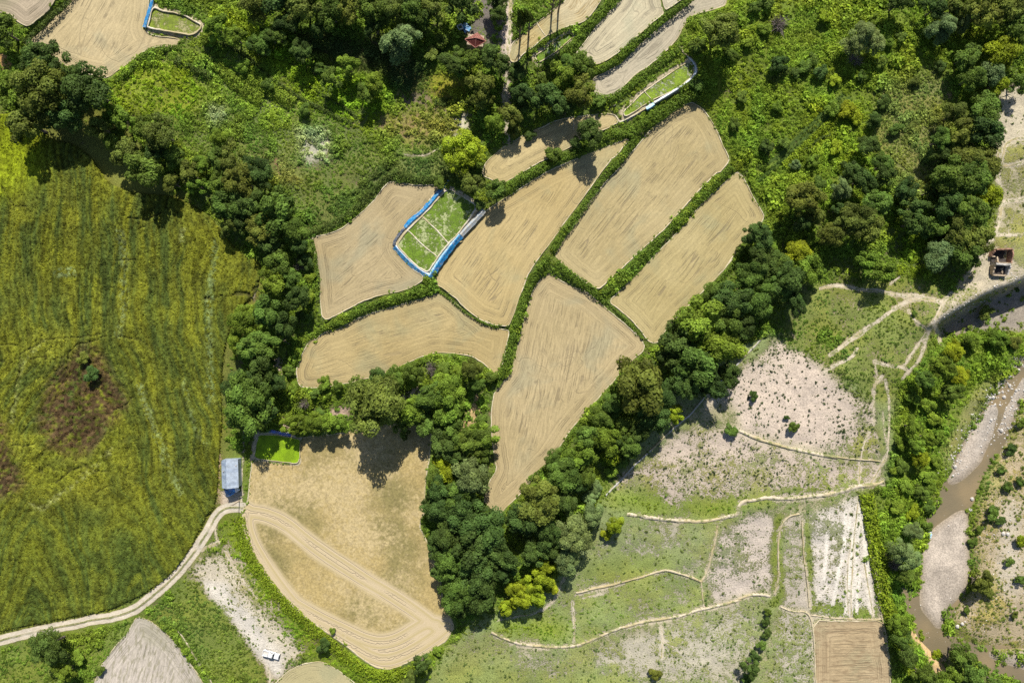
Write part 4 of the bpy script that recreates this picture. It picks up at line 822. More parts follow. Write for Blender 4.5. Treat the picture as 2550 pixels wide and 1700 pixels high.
# cluster: phrase, group, counted from, axis, list of "x,y,r,kind" in overview pixels
CL = [
 ("below the top left field", "trees below the top left field", "left", 0, "8,72,32,G 62,122,15,Y 88,136,38,D 128,148,32,D 206,208,50,D 104,212,54,O 34,222,30,B 145,262,40,D 66,286,40,O 26,186,26,B 118,180,26,G 180,170,20,D"),
 ("above the crop field", "trees above the crop field", "left", 0, "230,294,27,O 278,276,32,B 330,292,25,G 372,308,38,O 292,354,32,O 334,392,38,G 262,318,22,G 437,400,24,O 400,360,25,G 462,380,20,B 452,424,22,B 396,422,22,O 362,350,24,D"),
 ("at the crop's upper right corner", "tree mass right of the crop field", "top", 1, "503,318,22,B 532,366,31,O 500,368,24,G 556,416,40,O 512,418,28,G 592,398,33,D 524,478,34,G 568,462,36,D 638,486,43,G 602,524,34,O 672,530,34,G 560,506,26,D 688,560,21,D 620,560,26,D 530,520,22,O"),
 ("in the belt beside the crop", "tree belt between crop and centre paddies", "top", 1, "640,602,28,G 668,640,22,G 692,608,15,X 704,600,19,D 628,652,32,B 684,688,28,D 556,738,37,B 614,716,33,G 656,746,28,D 592,796,39,G 548,782,26,B 602,846,33,D 568,876,30,D 642,806,19,G 708,682,16,B 714,640,14,B 712,726,11,G 640,878,20,D 664,850,15,G 574,922,52,G 538,892,35,D 612,944,28,D 674,890,13,B 690,725,13,D 556,958,28,D"),
 ("under the curved paddy", "trees under the curved paddy", "left", 0, "702,924,17,X 724,903,13,G 745,880,16,B 774,884,14,G 672,971,23,B 696,986,18,B 717,972,26,B 754,974,24,B 782,974,20,B 740,950,14,G 863,928,66,O 868,866,20,D 908,866,22,G 950,852,24,G 992,842,20,X 940,880,18,B 944,942,34,B 990,910,34,G 1028,892,40,B 1030,938,36,B 976,972,28,G 1018,846,18,G 1082,846,26,O 1096,886,20,G 1128,868,16,G 926,972,26,G 1050,850,14,B"),
 ("beside the golden field", "narrow wood beside the golden field", "top", 1, "1082,1014,36,G 1110,1002,30,B 1044,990,28,G 1104,968,16,G 1018,1020,32,D 1098,1046,24,G 1022,1068,32,Y 1002,1098,30,G 1084,1094,46,S 1012,1124,32,D 1052,1134,34,G 1050,1048,28,D 994,1150,24,D"),
 ("in the wood below the triangular paddy", "dense wood below the triangular paddy", "top", 1, "1012,1172,38,D 1070,1180,46,D 1128,1212,42,D 1028,1230,40,D 1090,1248,45,D 1146,1268,38,D 1038,1292,40,G 1098,1318,42,D 1050,1358,42,G 1108,1366,36,D 1000,1252,24,D 1008,1308,22,D 1158,1308,26,D 1060,1398,24,D"),
 ("right of the triangular paddy", "wooded strip right of the triangular paddy", "top", 1, "1240,1150,50,O 1196,1192,36,D 1290,1090,40,G 1258,1222,36,D 1226,1268,30,D 1300,1150,32,D 1332,1048,34,B 1316,1232,44,S 1302,1284,34,S 1362,1186,28,S 1370,1120,17,S 1356,1144,19,S 1412,1206,22,Y 1392,1226,14,Y 1346,1092,28,G 1401,1050,20,Y 1404,1082,16,B 1396,1008,34,B 1440,1026,30,G 1350,1000,28,G 1380,958,30,G 1470,884,58,O 1410,930,30,G 1430,978,26,G 1500,960,34,D 1524,914,34,D 1544,948,22,Y 1430,1060,16,G 1270,1050,22,G 1320,1110,24,D 1280,1256,24,D 1466,990,26,D 1400,972,22,B"),
 ("below the long right paddy", "tall trees right of the long paddies", "top", 1, "1740,546,34,D 1708,570,16,G 1790,606,32,G 1834,580,34,Y 1852,618,32,B 1804,642,38,D 1752,600,34,D 1718,636,36,G 1780,662,36,G 1736,700,40,G 1682,690,42,D 1642,672,28,G 1662,738,38,G 1600,736,50,B 1652,794,50,B 1552,778,40,D 1600,836,46,G 1540,828,30,D 1572,880,36,D 1626,880,34,D 1672,858,28,D 1700,752,30,D 1822,694,26,D 1872,628,20,B 1770,560,18,B"),
 ("in the top edge wood", "shaded wood along the top edge", "left", 0, "588,14,37,O 640,-6,37,D 700,16,37,O 664,52,26,D 760,26,39,G 806,16,37,O 860,20,35,G 905,22,35,O 760,-30,37,D 950,26,33,G 1000,16,32,O 1058,8,32,D 1146,30,20,D 921,92,43,S 971,62,24,G 1016,98,19,G 620,84,22,G 690,118,24,D 992,124,17,O 1140,-10,28,D 940,-10,32,D 730,70,20,D 860,60,22,D"),
 ("near the small red-roofed hut", "trees near the red-roofed hut", "left", 0, "1040,148,26,D 1080,136,22,G 1128,128,24,D 1106,198,29,O 1106,228,24,O 1150,150,22,D 1184,168,22,D 1112,262,18,G 1136,284,22,B 1052,120,14,G 1060,160,18,G"),
 ("among the weeds below the top wood", "shrubs in the upper weedy terraces", "left", 0, "500,64,26,B 540,84,24,B 480,88,18,B 760,182,22,G 800,152,24,B 862,190,24,B 840,216,20,G 596,110,24,G 640,86,22,G 560,150,18,B 700,250,16,G 612,196,16,G 736,160,16,G"),
 ("round the upper centre paddies", "trees round the upper centre paddies", "left", 0, "1064,352,42,Y 1086,420,24,O 1060,398,20,O 1140,438,23,G 1104,470,14,D 1172,264,24,O 1196,214,24,D 1234,226,24,D 1200,250,18,D 1272,226,31,D 1292,172,29,B 1308,146,20,G 1340,146,26,G 1332,212,33,O 1300,250,20,D 1358,306,31,D 1271,354,18,G 1376,234,15,G 1250,180,15,G 1180,300,17,O 1320,330,15,D 1012,424,15,G 1218,310,13,D"),
 ("in the bright scrub slope", "trees in the bright scrub slope", "left", 0, "1734,18,14,G 1757,68,16,B 1678,126,15,G 1848,153,15,G 1825,168,12,D 1866,138,14,G 1916,185,15,Y 1942,253,20,Y 1966,271,16,Y 2042,97,14,B 2069,85,13,G 2022,144,15,G 2160,153,13,D 1801,329,14,G 1760,338,16,D 2101,188,13,O 2057,297,15,G 1889,165,13,G 1895,38,18,Y 1919,338,18,Y 1866,371,15,B 2007,47,14,B 1978,176,12,G 1719,97,14,B 1704,224,15,G 1784,247,14,B 1686,288,14,G 1650,76,42,O 1786,58,24,X 1788,148,20,D 1984,76,30,S 1960,104,26,S 2012,98,24,S 2028,236,17,D 2010,276,20,D 1994,334,24,D 1826,380,13,S 1600,110,20,G 1760,4,18,G 1912,250,18,B 2066,4,26,D 1960,140,18,X 1600,196,16,G 1884,166,16,D"),
 ("in the right edge wood", "thick wood along the right edge", "top", 1, "2166,62,32,S 2212,52,22,S 2264,24,40,O 2312,14,34,O 2302,122,44,Y 2338,66,32,G 2278,168,32,S 2220,130,28,G 2284,194,26,Y 2234,178,32,G 2260,260,36,G 2258,304,38,D 2196,260,28,O 2204,310,32,O 2220,368,42,O 2256,380,36,O 2160,322,26,G 2184,408,44,G 2236,408,44,G 2272,450,34,Y 2226,488,40,G 2175,472,34,D 2154,516,26,G 2204,536,34,O 2252,546,32,O 2164,580,34,S 2212,588,32,G 2200,16,26,O 2340,190,22,G 2350,20,24,D 2170,360,24,D 2140,440,22,D 2146,20,24,D"),
 ("in the right-hand grove", "grove beside the upper right paddies", "top", 1, "1954,398,25,D 2026,380,25,G 1980,414,27,D 2030,400,25,D 1842,458,43,O 1934,434,27,S 2014,470,32,G 1958,506,38,O 1990,524,31,O 1910,540,31,O 2078,438,25,D 2100,478,27,D 2094,512,27,D 2132,524,20,D 2028,626,27,B 1992,600,23,B 2060,470,18,B 1872,500,23,O 1880,420,18,G 1930,480,20,D 1840,510,23,D 1866,550,18,B"),
 ("on the slope above the river", "shrubs on the slope above the river", "top", 1, "2190,806,24,Y 2234,780,22,B 2292,776,22,B 2160,842,26,B 2204,864,22,Y 2184,900,22,G 2120,870,20,G 2096,914,18,B 2130,930,19,B 2148,962,19,B 2096,980,21,B 2070,1016,18,B 2102,1020,20,B 2130,1004,20,B 2160,1000,14,B 2116,1056,21,Y 2074,1070,18,G 2132,1092,19,B 2084,1120,19,B 2116,1130,19,G 2330,786,16,O 2150,1060,14,B 2060,1164,18,B 2096,1172,19,Y 2130,1160,16,G 2102,1220,21,S 2132,1206,14,G 2072,1264,30,S 2096,1288,27,S 2084,1322,21,G 2052,1296,18,X 2140,1120,13,B 2056,1080,12,B"),
 ("by the river at the bottom right", "trees at the bottom right by the river", "left", 0, "2086,1506,24,D 2118,1546,24,G 2176,1552,26,B 2204,1502,28,G 2232,1544,30,G 2060,1430,24,B 2070,1468,22,G 2150,1500,14,Y 2140,1570,24,G 2290,1570,20,G"),
 ("on the hillside beyond the river", "bushes on the hillside beyond the river", "top", 1, "2346,972,15,G 2322,1034,14,D 2298,1080,11,G 2342,1106,11,G 2313,1118,12,G 2280,1180,17,G 2296,1196,12,D 2234,1244,13,G 2248,1214,11,G 2346,1240,16,Y 2252,1336,26,O 2268,1362,14,O 2318,1290,11,G 2220,1400,10,G 2330,1410,9,O 2345,1330,12,G"),
 ("on the dry terraces", "low bushes on the dry terraces", "top", 1, "1822,980,15,G 1730,908,13,D 1678,988,15,G 1806,958,7,D 2264,716,18,O 2334,664,9,D 2228,752,7,O 1990,600,10,B 2100,720,7,G 1764,404,0,G"),
 ("in the bright shrub mound", "bright shrub mound at bottom centre", "left", 0, "1250,1300,22,Y 1238,1332,28,Y 1192,1370,30,Y 1228,1368,26,Y 1166,1392,20,Y 1266,1346,18,Y 1280,1300,14,Y 1206,1340,18,Y"),
 ("in the lower left quarter", "lone trees in the lower left quarter", "left", 0, "114,1484,36,D 150,1540,22,B 180,1510,18,B 192,822,15,O 212,858,19,D 745,1480,19,D 968,1524,20,D 944,1556,16,O 230,1538,12,G 1004,1494,12,B 764,1448,8,B"),
 ("left of the ploughed plot", "hedge trees left of the ploughed plot", "top", 1, "1763,1404,11,G 1758,1428,11,D 1760,1456,12,D 1748,1480,13,G 1738,1506,14,D 1724,1534,20,D 1716,1560,16,G 1508,1545,16,O"),
 ("by the flooded yellow paddies", "poplars by the yellow paddies", "left", 0, "1196,52,15,P 1216,44,14,P 1272,-12,13,P 1288,-16,13,P"),
]
size_word = lambda r: 'small' if r < 20 else ('medium-sized' if r < 34 else ('large' if r < 48 else 'very large'))
n_tree = 0
for phrase, group, frm, axn, s in CL:
    T = []
    for t in s.split():
        a = t.split(','); 
        if float(a[2]) > 0: T.append((float(a[0]), float(a[1]), float(a[2]), a[3]))
    T.sort(key=lambda q: q[axn])
    for i, (ox, oy, orr, kd) in enumerate(T):
        px, py = ox / .92235, oy / .92235; Rm = orr / .92235 * S * 1.04
        colr, form, hf, tone = SPEC[kd]
        shrub = orr < 20 or form == 'bare' or 'scrub' in phrase and orr < 22
        if form == 'poplar': hc, rz = 11.0, 9.0
        elif shrub: hc = Rm * .75 * hf; rz = Rm * .75
        else: hc = (Rm * 1.02 + 1.9) * hf; rz = Rm * .92
        if form == 'bare': hc, rz = Rm * .15, Rm * 1.2
        zt = float(zat(px, py)); k1 = 1.0
        for _ in range(2):
            k1 = (H - zt - hc) / (H - zt); bx, by = (px - 1275) * k1 + 1275, (py - 850) * k1 + 850; zt = float(zat(bx, by))
        loc = W(bx, by, zt - .05)
        name = {'tree': 'broadleaf_tree', 'willow': 'willow_tree', 'poplar': 'poplar_tree', 'bare': 'bare_shrub'}[form]
        if shrub and form in ('tree', 'willow'): name = 'shrub'
        noun = {'broadleaf_tree': 'tree', 'willow_tree': 'willow', 'poplar_tree': 'poplar', 'bare_shrub': 'shrub', 'shrub': 'shrub'}[name]
        root = bpy.data.objects.new(name, None); col.objects.link(root); root.location = loc; root.rotation_euler = (0, 0, R.uniform(0, 6.28)); root.empty_display_size = .5
        root['label'] = f"{size_word(orr)} {tone} {noun} {phrase}, {ordinal(i)} from the {frm}"
        root['category'] = 'shrub' if noun == 'shrub' else 'tree'; root['group'] = group
        if form == 'willow': ms = R.choice(wil) if orr > 16 else R.choice(med)
        elif form == 'poplar': ms = R.choice(pop)
        elif form == 'bare': ms = R.choice(bar)
        else: ms = R.choice(big + wil[:1] + med[:1]) if orr >= 34 else (R.choice(med + wil[:1] + big[:1]) if orr >= 20 else R.choice(sml + med[:1]))
        c = link('foliage' if shrub else 'crown', ms, root, loc=(0, 0, hc)); q = R.uniform(.84, 1.18); c.rotation_euler = (R.uniform(-.2, .2), R.uniform(-.2, .2), 0)
        rr = 1.5 if form == 'poplar' else Rm
        c.scale = (rr * q, rr / q, rz); j = R.uniform(.82, 1.18); jj = R.uniform(.92, 1.1)
        c.color = (colr[0] * j * jj, colr[1] * j, colr[2] * j / jj, 1)
        tm = link('stem' if shrub else 'trunk', TRUNKS[n_tree % 4], root); th = hc + rz * .25; tm.scale = (max(.5, th * .9 if form != 'poplar' else 5),) * 2 + (max(th, .5),)
        n_tree += 1
print('trees', n_tree)

# ------------------------------------------------------------------ hedged banks between the terraces
def hedge(s, width, height, color, label, dens=26, leaf=.27, seed=0, loc_label=None):
    width *= .88; P = resample(chaikin(pts(s), 2, False), 3.0); T = np.gradient(P, axis=0); T /= np.hypot(*T.T)[:, None] + 1e-9; Nn = np.stack([-T[:, 1], T[:, 0]], 1)
    r = np.random.default_rng(900 + seed); L = len(P) * 3 * S; n = int(L * width * dens); i = r.integers(0, len(P), n); s_ = r.uniform(-1, 1, n)
    Ls = i * 3 * S; wv = width * (.75 + .5 * vn(Ls * .35, seed + .5, seed, 2)); q = P[i] + Nn[i] * (s_ * wv / 2 / S)[:, None] + T[i] * r.uniform(-1.5, 1.5, n)[:, None]
    lump = vn(q[:, 0] * S * 1.1, q[:, 1] * S * 1.1, seed + 7, 2)
    off_ = Nn[i] * (width * .55 / S); ctr = P[i]; gm = np.maximum(zat(ctr[:, 0] + off_[:, 0], ctr[:, 1] + off_[:, 1]), zat(ctr[:, 0] - off_[:, 0], ctr[:, 1] - off_[:, 1])); g = zat(q[:, 0], q[:, 1]); g = g + (np.minimum(gm, g + 2.2) - g) * .75; top = height * np.sqrt(np.clip(1 - s_ ** 2, 0, 1)) * (.35 + 1.1 * lump); z = g + top * r.uniform(.25, 1.0, n)
    X, Y, _ = W(q[:, 0], q[:, 1], 0); kk = (H - z) / H; Pc = np.stack([X * kk, Y * kk, z], 1)
    N = np.stack([r.normal(size=n) * .6, r.normal(size=n) * .6, np.ones(n)], 1); N[:, :2] += (Nn[i] * s_[:, None] * [1, -1]) * .9; N /= np.linalg.norm(N, axis=1)[:, None]
    V, F = leaf_quads(Pc, N, leaf, r); cc = np.array(color) * (.75 + .5 * vn(Ls * .12, 3.3, seed + 9))[:, None]
    me = mesh_np('hedge', V, F, {'leafvar': ('FACE', 'FLOAT', np.clip(.5 * lump + .5 * r.random(n), 0, 1)), 'warm': ('FACE', 'FLOAT', r.random(n)), 'tint': ('FACE', 'FLOAT_COLOR', cc)}, [M_LEAFG])
    return link('hedge', me, label=label, cat='hedge', group='hedged banks between the terraces')
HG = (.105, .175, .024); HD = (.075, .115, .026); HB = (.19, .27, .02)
hedge("t21 2165,55 2080,150 1950,285 1850,385 1750,480 1640,595 1550,685 1450,780 1330,900 1200,1015 1110,1095 1050,1165", 2.7, 1.1, HG, "straight green hedge dividing the two long tan paddies at the right", seed=1)
hedge("t20 1330,1180 1280,1290 1200,1400 1100,1480 t21 1180,20 1080,110 1020,190 960,280 910,370 840,460 770,560 700,640 650,720 620,770", 2.7, 1.3, HG, "green hedge along the upper left side of the largest tan paddy", seed=2)
hedge("t21 650,890 720,950 780,1000 860,1050 940,1110 1010,1170 1070,1220", 2.8, 1.0, HG, "short hedge on the lower left end of the largest tan paddy", seed=3)
hedge("t21 1080,1230 1160,1295 1250,1380 1320,1460 1400,1555 t22 1390,130", 1.0, .7, HG, "thin hedge running down to the right corner of the triangular paddy", seed=4)
hedge("t21 580,835 530,900 470,980 420,1060 380,1150 350,1230 320,1330 295,1420 275,1500 280,1568 t22 270,110 245,200 220,300 200,390 160,480 125,560", 2.7, 1.2, HG, "curving hedge along the left side of the triangular paddy", seed=5)
hedge("t11 1650,1115 1560,1140 1450,1180 1350,1200 1200,1235 1100,1275 1000,1325 900,1375 800,1420 720,1455 650,1500", 2.1, 1.1, HG, "arched hedge between the left paddy and the curved paddy", seed=6)
hedge("t11 1700,1125 1780,1175 1850,1235 1900,1280 1960,1325 2080,1400 2230,1450", .9, .6, HG, "thin low hedge along the lower side of the centre paddy", seed=7)
hedge("t11 590,625 700,590 800,550 880,500 960,440 1050,355 1140,270 1210,190 1270,140 1350,110 1450,140 1550,160 1680,170 1780,140", 2.6, 1.9, HD, "dark overgrown bank above the left centre paddy", seed=8)  # darker leaf green holds the bank's shade in its colour
hedge("t20 1840,-40 1780,20 1690,80 1600,145 1500,225 1400,310 1300,385 1230,460 1150,535 1060,590 950,640", 2.6, 1.2, HG, "hedge between the two grey-tan paddies at the top", seed=9)
hedge("t20 1200,-60 1140,20 1060,90 1000,160 940,215 880,250 860,330 800,400 740,440", 3.2, 1.0, HG, "thick hedge right of the yellow flooded paddy at the top", seed=10)
hedge("t20 1720,400 1640,480 1550,545 1450,615 1350,690 1260,770 1180,830 1100,860 1030,850 980,830", 3.0, 1.3, HG, "leafy bank above the long narrow seedling bed", seed=11)
hedge("t20 1860,800 1750,850 1650,920 1560,980 1450,1050 1350,1110 1270,1170", 4.6, 1.7, HG, "broad leafy bank below the long narrow seedling bed", seed=12)
hedge("t20 1250,1150 1150,1150 1060,1190 950,1250 850,1310 750,1350 650,1390 550,1440 450,1490 350,1530 t21 280,190 240,240 200,260", 3.0, 1.6, HG, "leafy bank above the centre paddy, shaded by trees", seed=13)
hedge("t00 640,-60 560,50 480,110 400,185 320,260 250,330 205,350", 2.2, 1.3, HD, "dark bank beside the rough fallow plot in the top left corner", seed=14)  # shadow on this bank is put into the darker leaf colour
hedge("t00 1570,420 1450,415 1350,430 1250,480 1180,540 1110,620 1000,700", 2.6, 1.3, HG, "curved bank under the top left paddy", seed=15)
hedge("t13 -20,140 20,330 70,470 150,600 240,730 320,830 400,910 500,1000 600,1090 700,1170 800,1250 900,1340 1000,1420 1100,1480 1250,1510 1400,1470", 4.2, .9, HB, "bright yellow-green hedge curving round the foot of the golden field", seed=16, dens=20)
hedge("o 1990,1135 2000,1180 2008,1230 2018,1290 2026,1340 2036,1390 2056,1430 2072,1480 2090,1530 2110,1600", 5.2, 2.2, HB, "tall green hedge between the dry plots and the river", seed=17, dens=18, leaf=.36)
hedge("t20 700,10 620,60 560,110 500,160 430,220 370,265 290,315 260,335", 1.4, .7, HG, "thin hedge above the yellow flooded paddy", seed=18)
hedge("t20 330,560 380,490 440,430 520,370 600,320 680,280 760,245 830,235", 1.6, .5, HG, "hedge above the small seedling plot at the top", seed=19)
hedge("t20 470,580 560,550 640,500 720,430 800,360", 1.9, 1.0, HG, "hedge below the small seedling plot at the top", seed=20)
hedge("t11 610,690 640,800 650,900 670,1050 665,1200", 1.6, 1.2, HG, "hedge along the left edge of the left centre paddy", seed=21)
hedge("t12 620,600 760,590 900,570 1040,540 1150,520 1300,450 1450,390 1560,350 1700,310", 2.0, 1.1, HG, "leafy bank just under the curved paddy", seed=22)
hedge("t22 400,1380 560,1260 680,1140 760,1000 900,830 1060,660 1160,540 1240,440 1320,370 1420,290", 1.8, 1.1, HG, "leafy edge along the lower right side of the triangular paddy", seed=23)
hedge("t21 1620,1480 1740,1370 1860,1250 1990,1120 2150,950 2265,800", 1.8, 1.3, HG, "leafy edge along the lower right side of the long right paddy", seed=24)

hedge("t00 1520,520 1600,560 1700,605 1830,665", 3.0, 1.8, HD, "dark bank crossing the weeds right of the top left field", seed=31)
hedge("t00 1840,200 1900,180 2000,190 2120,240 2265,340", 4.2, 1.8, HB, "sunlit bright green hedge under the small rounded bed", seed=32)
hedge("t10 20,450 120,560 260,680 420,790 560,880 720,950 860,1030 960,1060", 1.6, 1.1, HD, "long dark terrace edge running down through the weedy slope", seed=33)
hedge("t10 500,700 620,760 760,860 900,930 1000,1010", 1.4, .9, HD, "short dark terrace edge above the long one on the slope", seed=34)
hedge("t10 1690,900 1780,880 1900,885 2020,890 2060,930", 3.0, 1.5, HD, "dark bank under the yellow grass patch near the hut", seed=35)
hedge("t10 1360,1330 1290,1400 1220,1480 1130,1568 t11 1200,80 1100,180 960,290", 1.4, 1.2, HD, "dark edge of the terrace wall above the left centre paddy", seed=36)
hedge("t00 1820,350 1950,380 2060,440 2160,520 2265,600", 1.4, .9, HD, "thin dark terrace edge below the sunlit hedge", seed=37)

hedge("t10 0,640 150,720 300,800 450,900", 5.0, 1.5, (.17,.25,.03), "broad light green shrub row along the weedy slope", seed=38)
hedge("t00 1870,540 1990,680 2130,790 2265,870", 5.0, 1.5, (.17,.25,.03), "light green shrub row right of the round weedy patch", seed=39)
hedge("t30 1000,800 900,905 800,995 700,1085 600,1190 480,1290", 2.6, 1.1, HB, "lime green shrub row beside the tractor tracks on the scrub slope", seed=40)
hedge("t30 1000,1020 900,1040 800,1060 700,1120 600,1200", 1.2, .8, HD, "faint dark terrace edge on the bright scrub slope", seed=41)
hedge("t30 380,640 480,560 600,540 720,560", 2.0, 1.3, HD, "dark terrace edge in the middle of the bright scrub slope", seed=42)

# ------------------------------------------------------------------ weeds: thousands of leafy clumps (one object)
def clump_src(name, seed, n, size, label, loc):
    me = crown_mesh('clump_shape', seed, n, size, 5, .7, (.35, .55), mat=M_LEAFI, up=.7)
    me.materials.clear(); me.materials.append(M_LEAFI)
    o = link(name, me, label=label, cat='weed', loc=loc); o.scale = (.6, .6, .6); return o
SRC = []
for i, (sd_, n_, sz_) in enumerate(((401, 70, .26), (402, 90, .22), (403, 55, .34))):
    x_, y_ = ((1900, 330), (1960, 420), (760, 330))[i]; z_ = float(zat(x_, y_))
    me = crown_mesh('clump_shape', sd_, n_, sz_, 6, .7, (.35, .6), mat=M_LEAFI, up=.7)
    o = bpy.data.objects.new('weed_clump', me); SRC.append(o)     # used only as the shape that the nodes repeat
sp = 5.4
xs = np.arange(-120, 2680, sp); ys = np.arange(-120, 1830, sp); SX, SY = np.meshgrid(xs, ys)
SX = (SX + rng.uniform(-.5, .5, SX.shape) * sp).ravel(); SY = (SY + rng.uniform(-.5, .5, SY.shape) * sp).ravel()
den = den * (.45 + 1.1 * np.clip((N_MID - .3) / .4, 0, 1)); hard = blur(inside, 2); den = den * (hard < .22)
den[(linemask(RP, 34) > .3)] = 0
cropm = np.zeros((NY, NX), bool); cropm |= polymask(CROP) > .5; den[cropm] = 0
for s, w in TRAILS:
    if w >= .2: den[linemask(chaikin(pts(s), 2, False), w / S * .9, 1) > .5] = 0
for s, w, h, m in LOOSE_BUNDS[:-1]: den[linemask(chaikin(pts(s), 2, False), w / S, 1) > .5] = 0
for P in FGTR[:0]: pass
dd = zat(SX, SY, den); keep = rng.random(SX.shape) < dd
SX, SY = SX[keep], SY[keep]; sz = zat(SX, SY, siz); n = len(SX)
shed_ok = ~((SX > 540) & (SX < 612) & (SY > 1120) & (SY < 1262)) & ~((SX > 645) & (SX < 705) & (SY > 1605) & (SY < 1660)) & ~((SX > 1145) & (SX < 1225) & (SY > 50) & (SY < 130)) & ~((SX > 2460) & (SY > 600) & (SY < 690))
SX, SY, sz = SX[shed_ok], SY[shed_ok], sz[shed_ok]; n = len(SX)
MX = []; MY = []; 
for kf in list(FIELDS) + ['N1', 'N4', 'N5']:
    P = resample(OUT[kf], 3.2, True); T = np.roll(P, -1, 0) - P; T /= np.hypot(*T.T)[:, None] + 1e-9; nn = np.stack([-T[:, 1], T[:, 0]], 1)
    ar = np.sum(P[:, 0] * np.roll(P[:, 1], -1) - np.roll(P[:, 0], -1) * P[:, 1]); nn = nn * (1 if ar > 0 else -1)   # inward
    pr = np.clip((vn(P[:, 0] / 30, P[:, 1] / 30, 95, 2) - .38) / .3, 0, 1); kp = rng.random(len(P)) < pr * .85
    q = P + nn * rng.normal(-1.0, 2.6, len(P))[:, None]; MX.append(q[kp, 0]); MY.append(q[kp, 1])
MX = np.concatenate(MX); MY = np.concatenate(MY); SX = np.concatenate([SX, MX]); SY = np.concatenate([SY, MY]); sz = np.concatenate([sz, rng.uniform(.25, .6, len(MX))]); n = len(SX)
j_ = np.clip(((SX - X0) / C).astype(int), 0, NX - 1); i_ = np.clip(((SY - Y0) / C).astype(int), 0, NY - 1)
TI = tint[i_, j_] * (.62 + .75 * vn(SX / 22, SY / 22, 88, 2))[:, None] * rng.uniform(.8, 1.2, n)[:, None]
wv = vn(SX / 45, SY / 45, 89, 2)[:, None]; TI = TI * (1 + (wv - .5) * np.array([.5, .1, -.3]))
big_ = rng.random(n) ** 2; scl = sz * (.36 + .64 * big_) * (.7 + .6 * vn(SX / 30, SY / 30, 90)) * np.where(sz > .75, .72 + 1.25 * np.clip((vn(SX / 42, SY / 42, 96, 2) - .46) / .2, 0, 1) * rng.random(n) ** .7, 1)
zz = zat(SX, SY, np.where(anyf, ZF, Z)); X_, Y_, _ = W(SX, SY, 0); kk = (H - zz) / H
me = bpy.data.meshes.new('weed_points'); me.vertices.add(n); me.vertices.foreach_set('co', np.stack([X_ * kk, Y_ * kk, zz + scl * .12], 1).astype(np.float32).ravel())
for nm, data in (('scl', scl), ('rot', rng.uniform(0, 6.28, n)), ('pick', rng.integers(0, 3, n))):
    a = me.attributes.new(nm, 'FLOAT' if nm != 'pick' else 'INT', 'POINT'); a.data.foreach_set('value', data.astype(np.float32 if nm != 'pick' else np.int32))
a = me.attributes.new('tint', 'FLOAT_COLOR', 'POINT'); d4 = np.ones((n, 4), np.float32); d4[:, :3] = TI; a.data.foreach_set('color', d4.ravel())
wo = link('undergrowth', me, kind='stuff')
print('weeds', n)
def gn_scatter(obj, srcs, smooth=False):
    g = bpy.data.node_groups.new('scatter', 'GeometryNodeTree')
    g.interface.new_socket('Geometry', in_out='INPUT', socket_type='NodeSocketGeometry'); g.interface.new_socket('Geometry', in_out='OUTPUT', socket_type='NodeSocketGeometry')
    N = g.nodes; L = g.links; gi_ = N.new('NodeGroupInput'); go = N.new('NodeGroupOutput'); mp = N.new('GeometryNodeMeshToPoints'); L.new(gi_.outputs[0], mp.inputs[0])
    gg = N.new('GeometryNodeGeometryToInstance')
    for s in srcs[::-1]:
        oi = N.new('GeometryNodeObjectInfo'); oi.inputs[0].default_value = s; L.new(oi.outputs['Geometry'], gg.inputs[0])
    def at(nm, t):
        a = N.new('GeometryNodeInputNamedAttribute'); a.data_type = t; a.inputs[0].default_value = nm; return a.outputs[0]
    ip = N.new('GeometryNodeInstanceOnPoints'); L.new(mp.outputs[0], ip.inputs['Points']); L.new(gg.outputs[0], ip.inputs['Instance'])
    ip.inputs['Pick Instance'].default_value = True; L.new(at('pick', 'INT'), ip.inputs['Instance Index'])
    cx = N.new('ShaderNodeCombineXYZ'); L.new(at('rot', 'FLOAT'), cx.inputs[2]); L.new(cx.outputs[0], ip.inputs['Rotation'])
    c2 = N.new('ShaderNodeCombineXYZ'); sc_ = at('scl', 'FLOAT')
    for q in range(3): L.new(sc_, c2.inputs[q])
    L.new(c2.outputs[0], ip.inputs['Scale']); L.new(ip.outputs[0], go.inputs[0])
    m = obj.modifiers.new('scatter', 'NODES'); m.node_group = g
gn_scatter(wo, SRC)
# tufts of the standing crop, coloured like the stand they belong to
CCs, czs, crks, inss, brs, hhs = CROP_S; sp = 4.5
x_ = np.arange(-60, 640, sp); y_ = np.arange(230, 1600, sp); QX, QY = np.meshgrid(x_, y_); QX = (QX + rng.uniform(-.5, .5, QX.shape) * sp).ravel(); QY = (QY + rng.uniform(-.5, .5, QY.shape) * sp).ravel()
jj_ = np.clip(((QX + 420) / 2.7).astype(int), 0, CCs.shape[1] - 1); ii_ = np.clip(((QY - 200) / 2.7).astype(int), 0, CCs.shape[0] - 1)
ok = inss[ii_, jj_] & (crks[ii_, jj_] < .2) & (hhs[ii_, jj_] > .2) & (rng.random(len(QX)) < .85 - .45 * brs[ii_, jj_]); QX, QY, ii_, jj_ = QX[ok], QY[ok], ii_[ok], jj_[ok]; n = len(QX)
zz = czs[ii_, jj_] - .1; X_, Y_, _ = W(QX, QY, 0); kk = (H - zz) / H
me = bpy.data.meshes.new('crop_points'); me.vertices.add(n); me.vertices.foreach_set('co', np.stack([X_ * kk, Y_ * kk, zz], 1).astype(np.float32).ravel())
for nm, data in (('scl', rng.uniform(.16, .40, n)), ('rot', rng.uniform(0, 6.28, n)), ('pick', rng.integers(0, 3, n))):
    a = me.attributes.new(nm, 'FLOAT' if nm != 'pick' else 'INT', 'POINT'); a.data.foreach_set('value', data.astype(np.float32 if nm != 'pick' else np.int32))
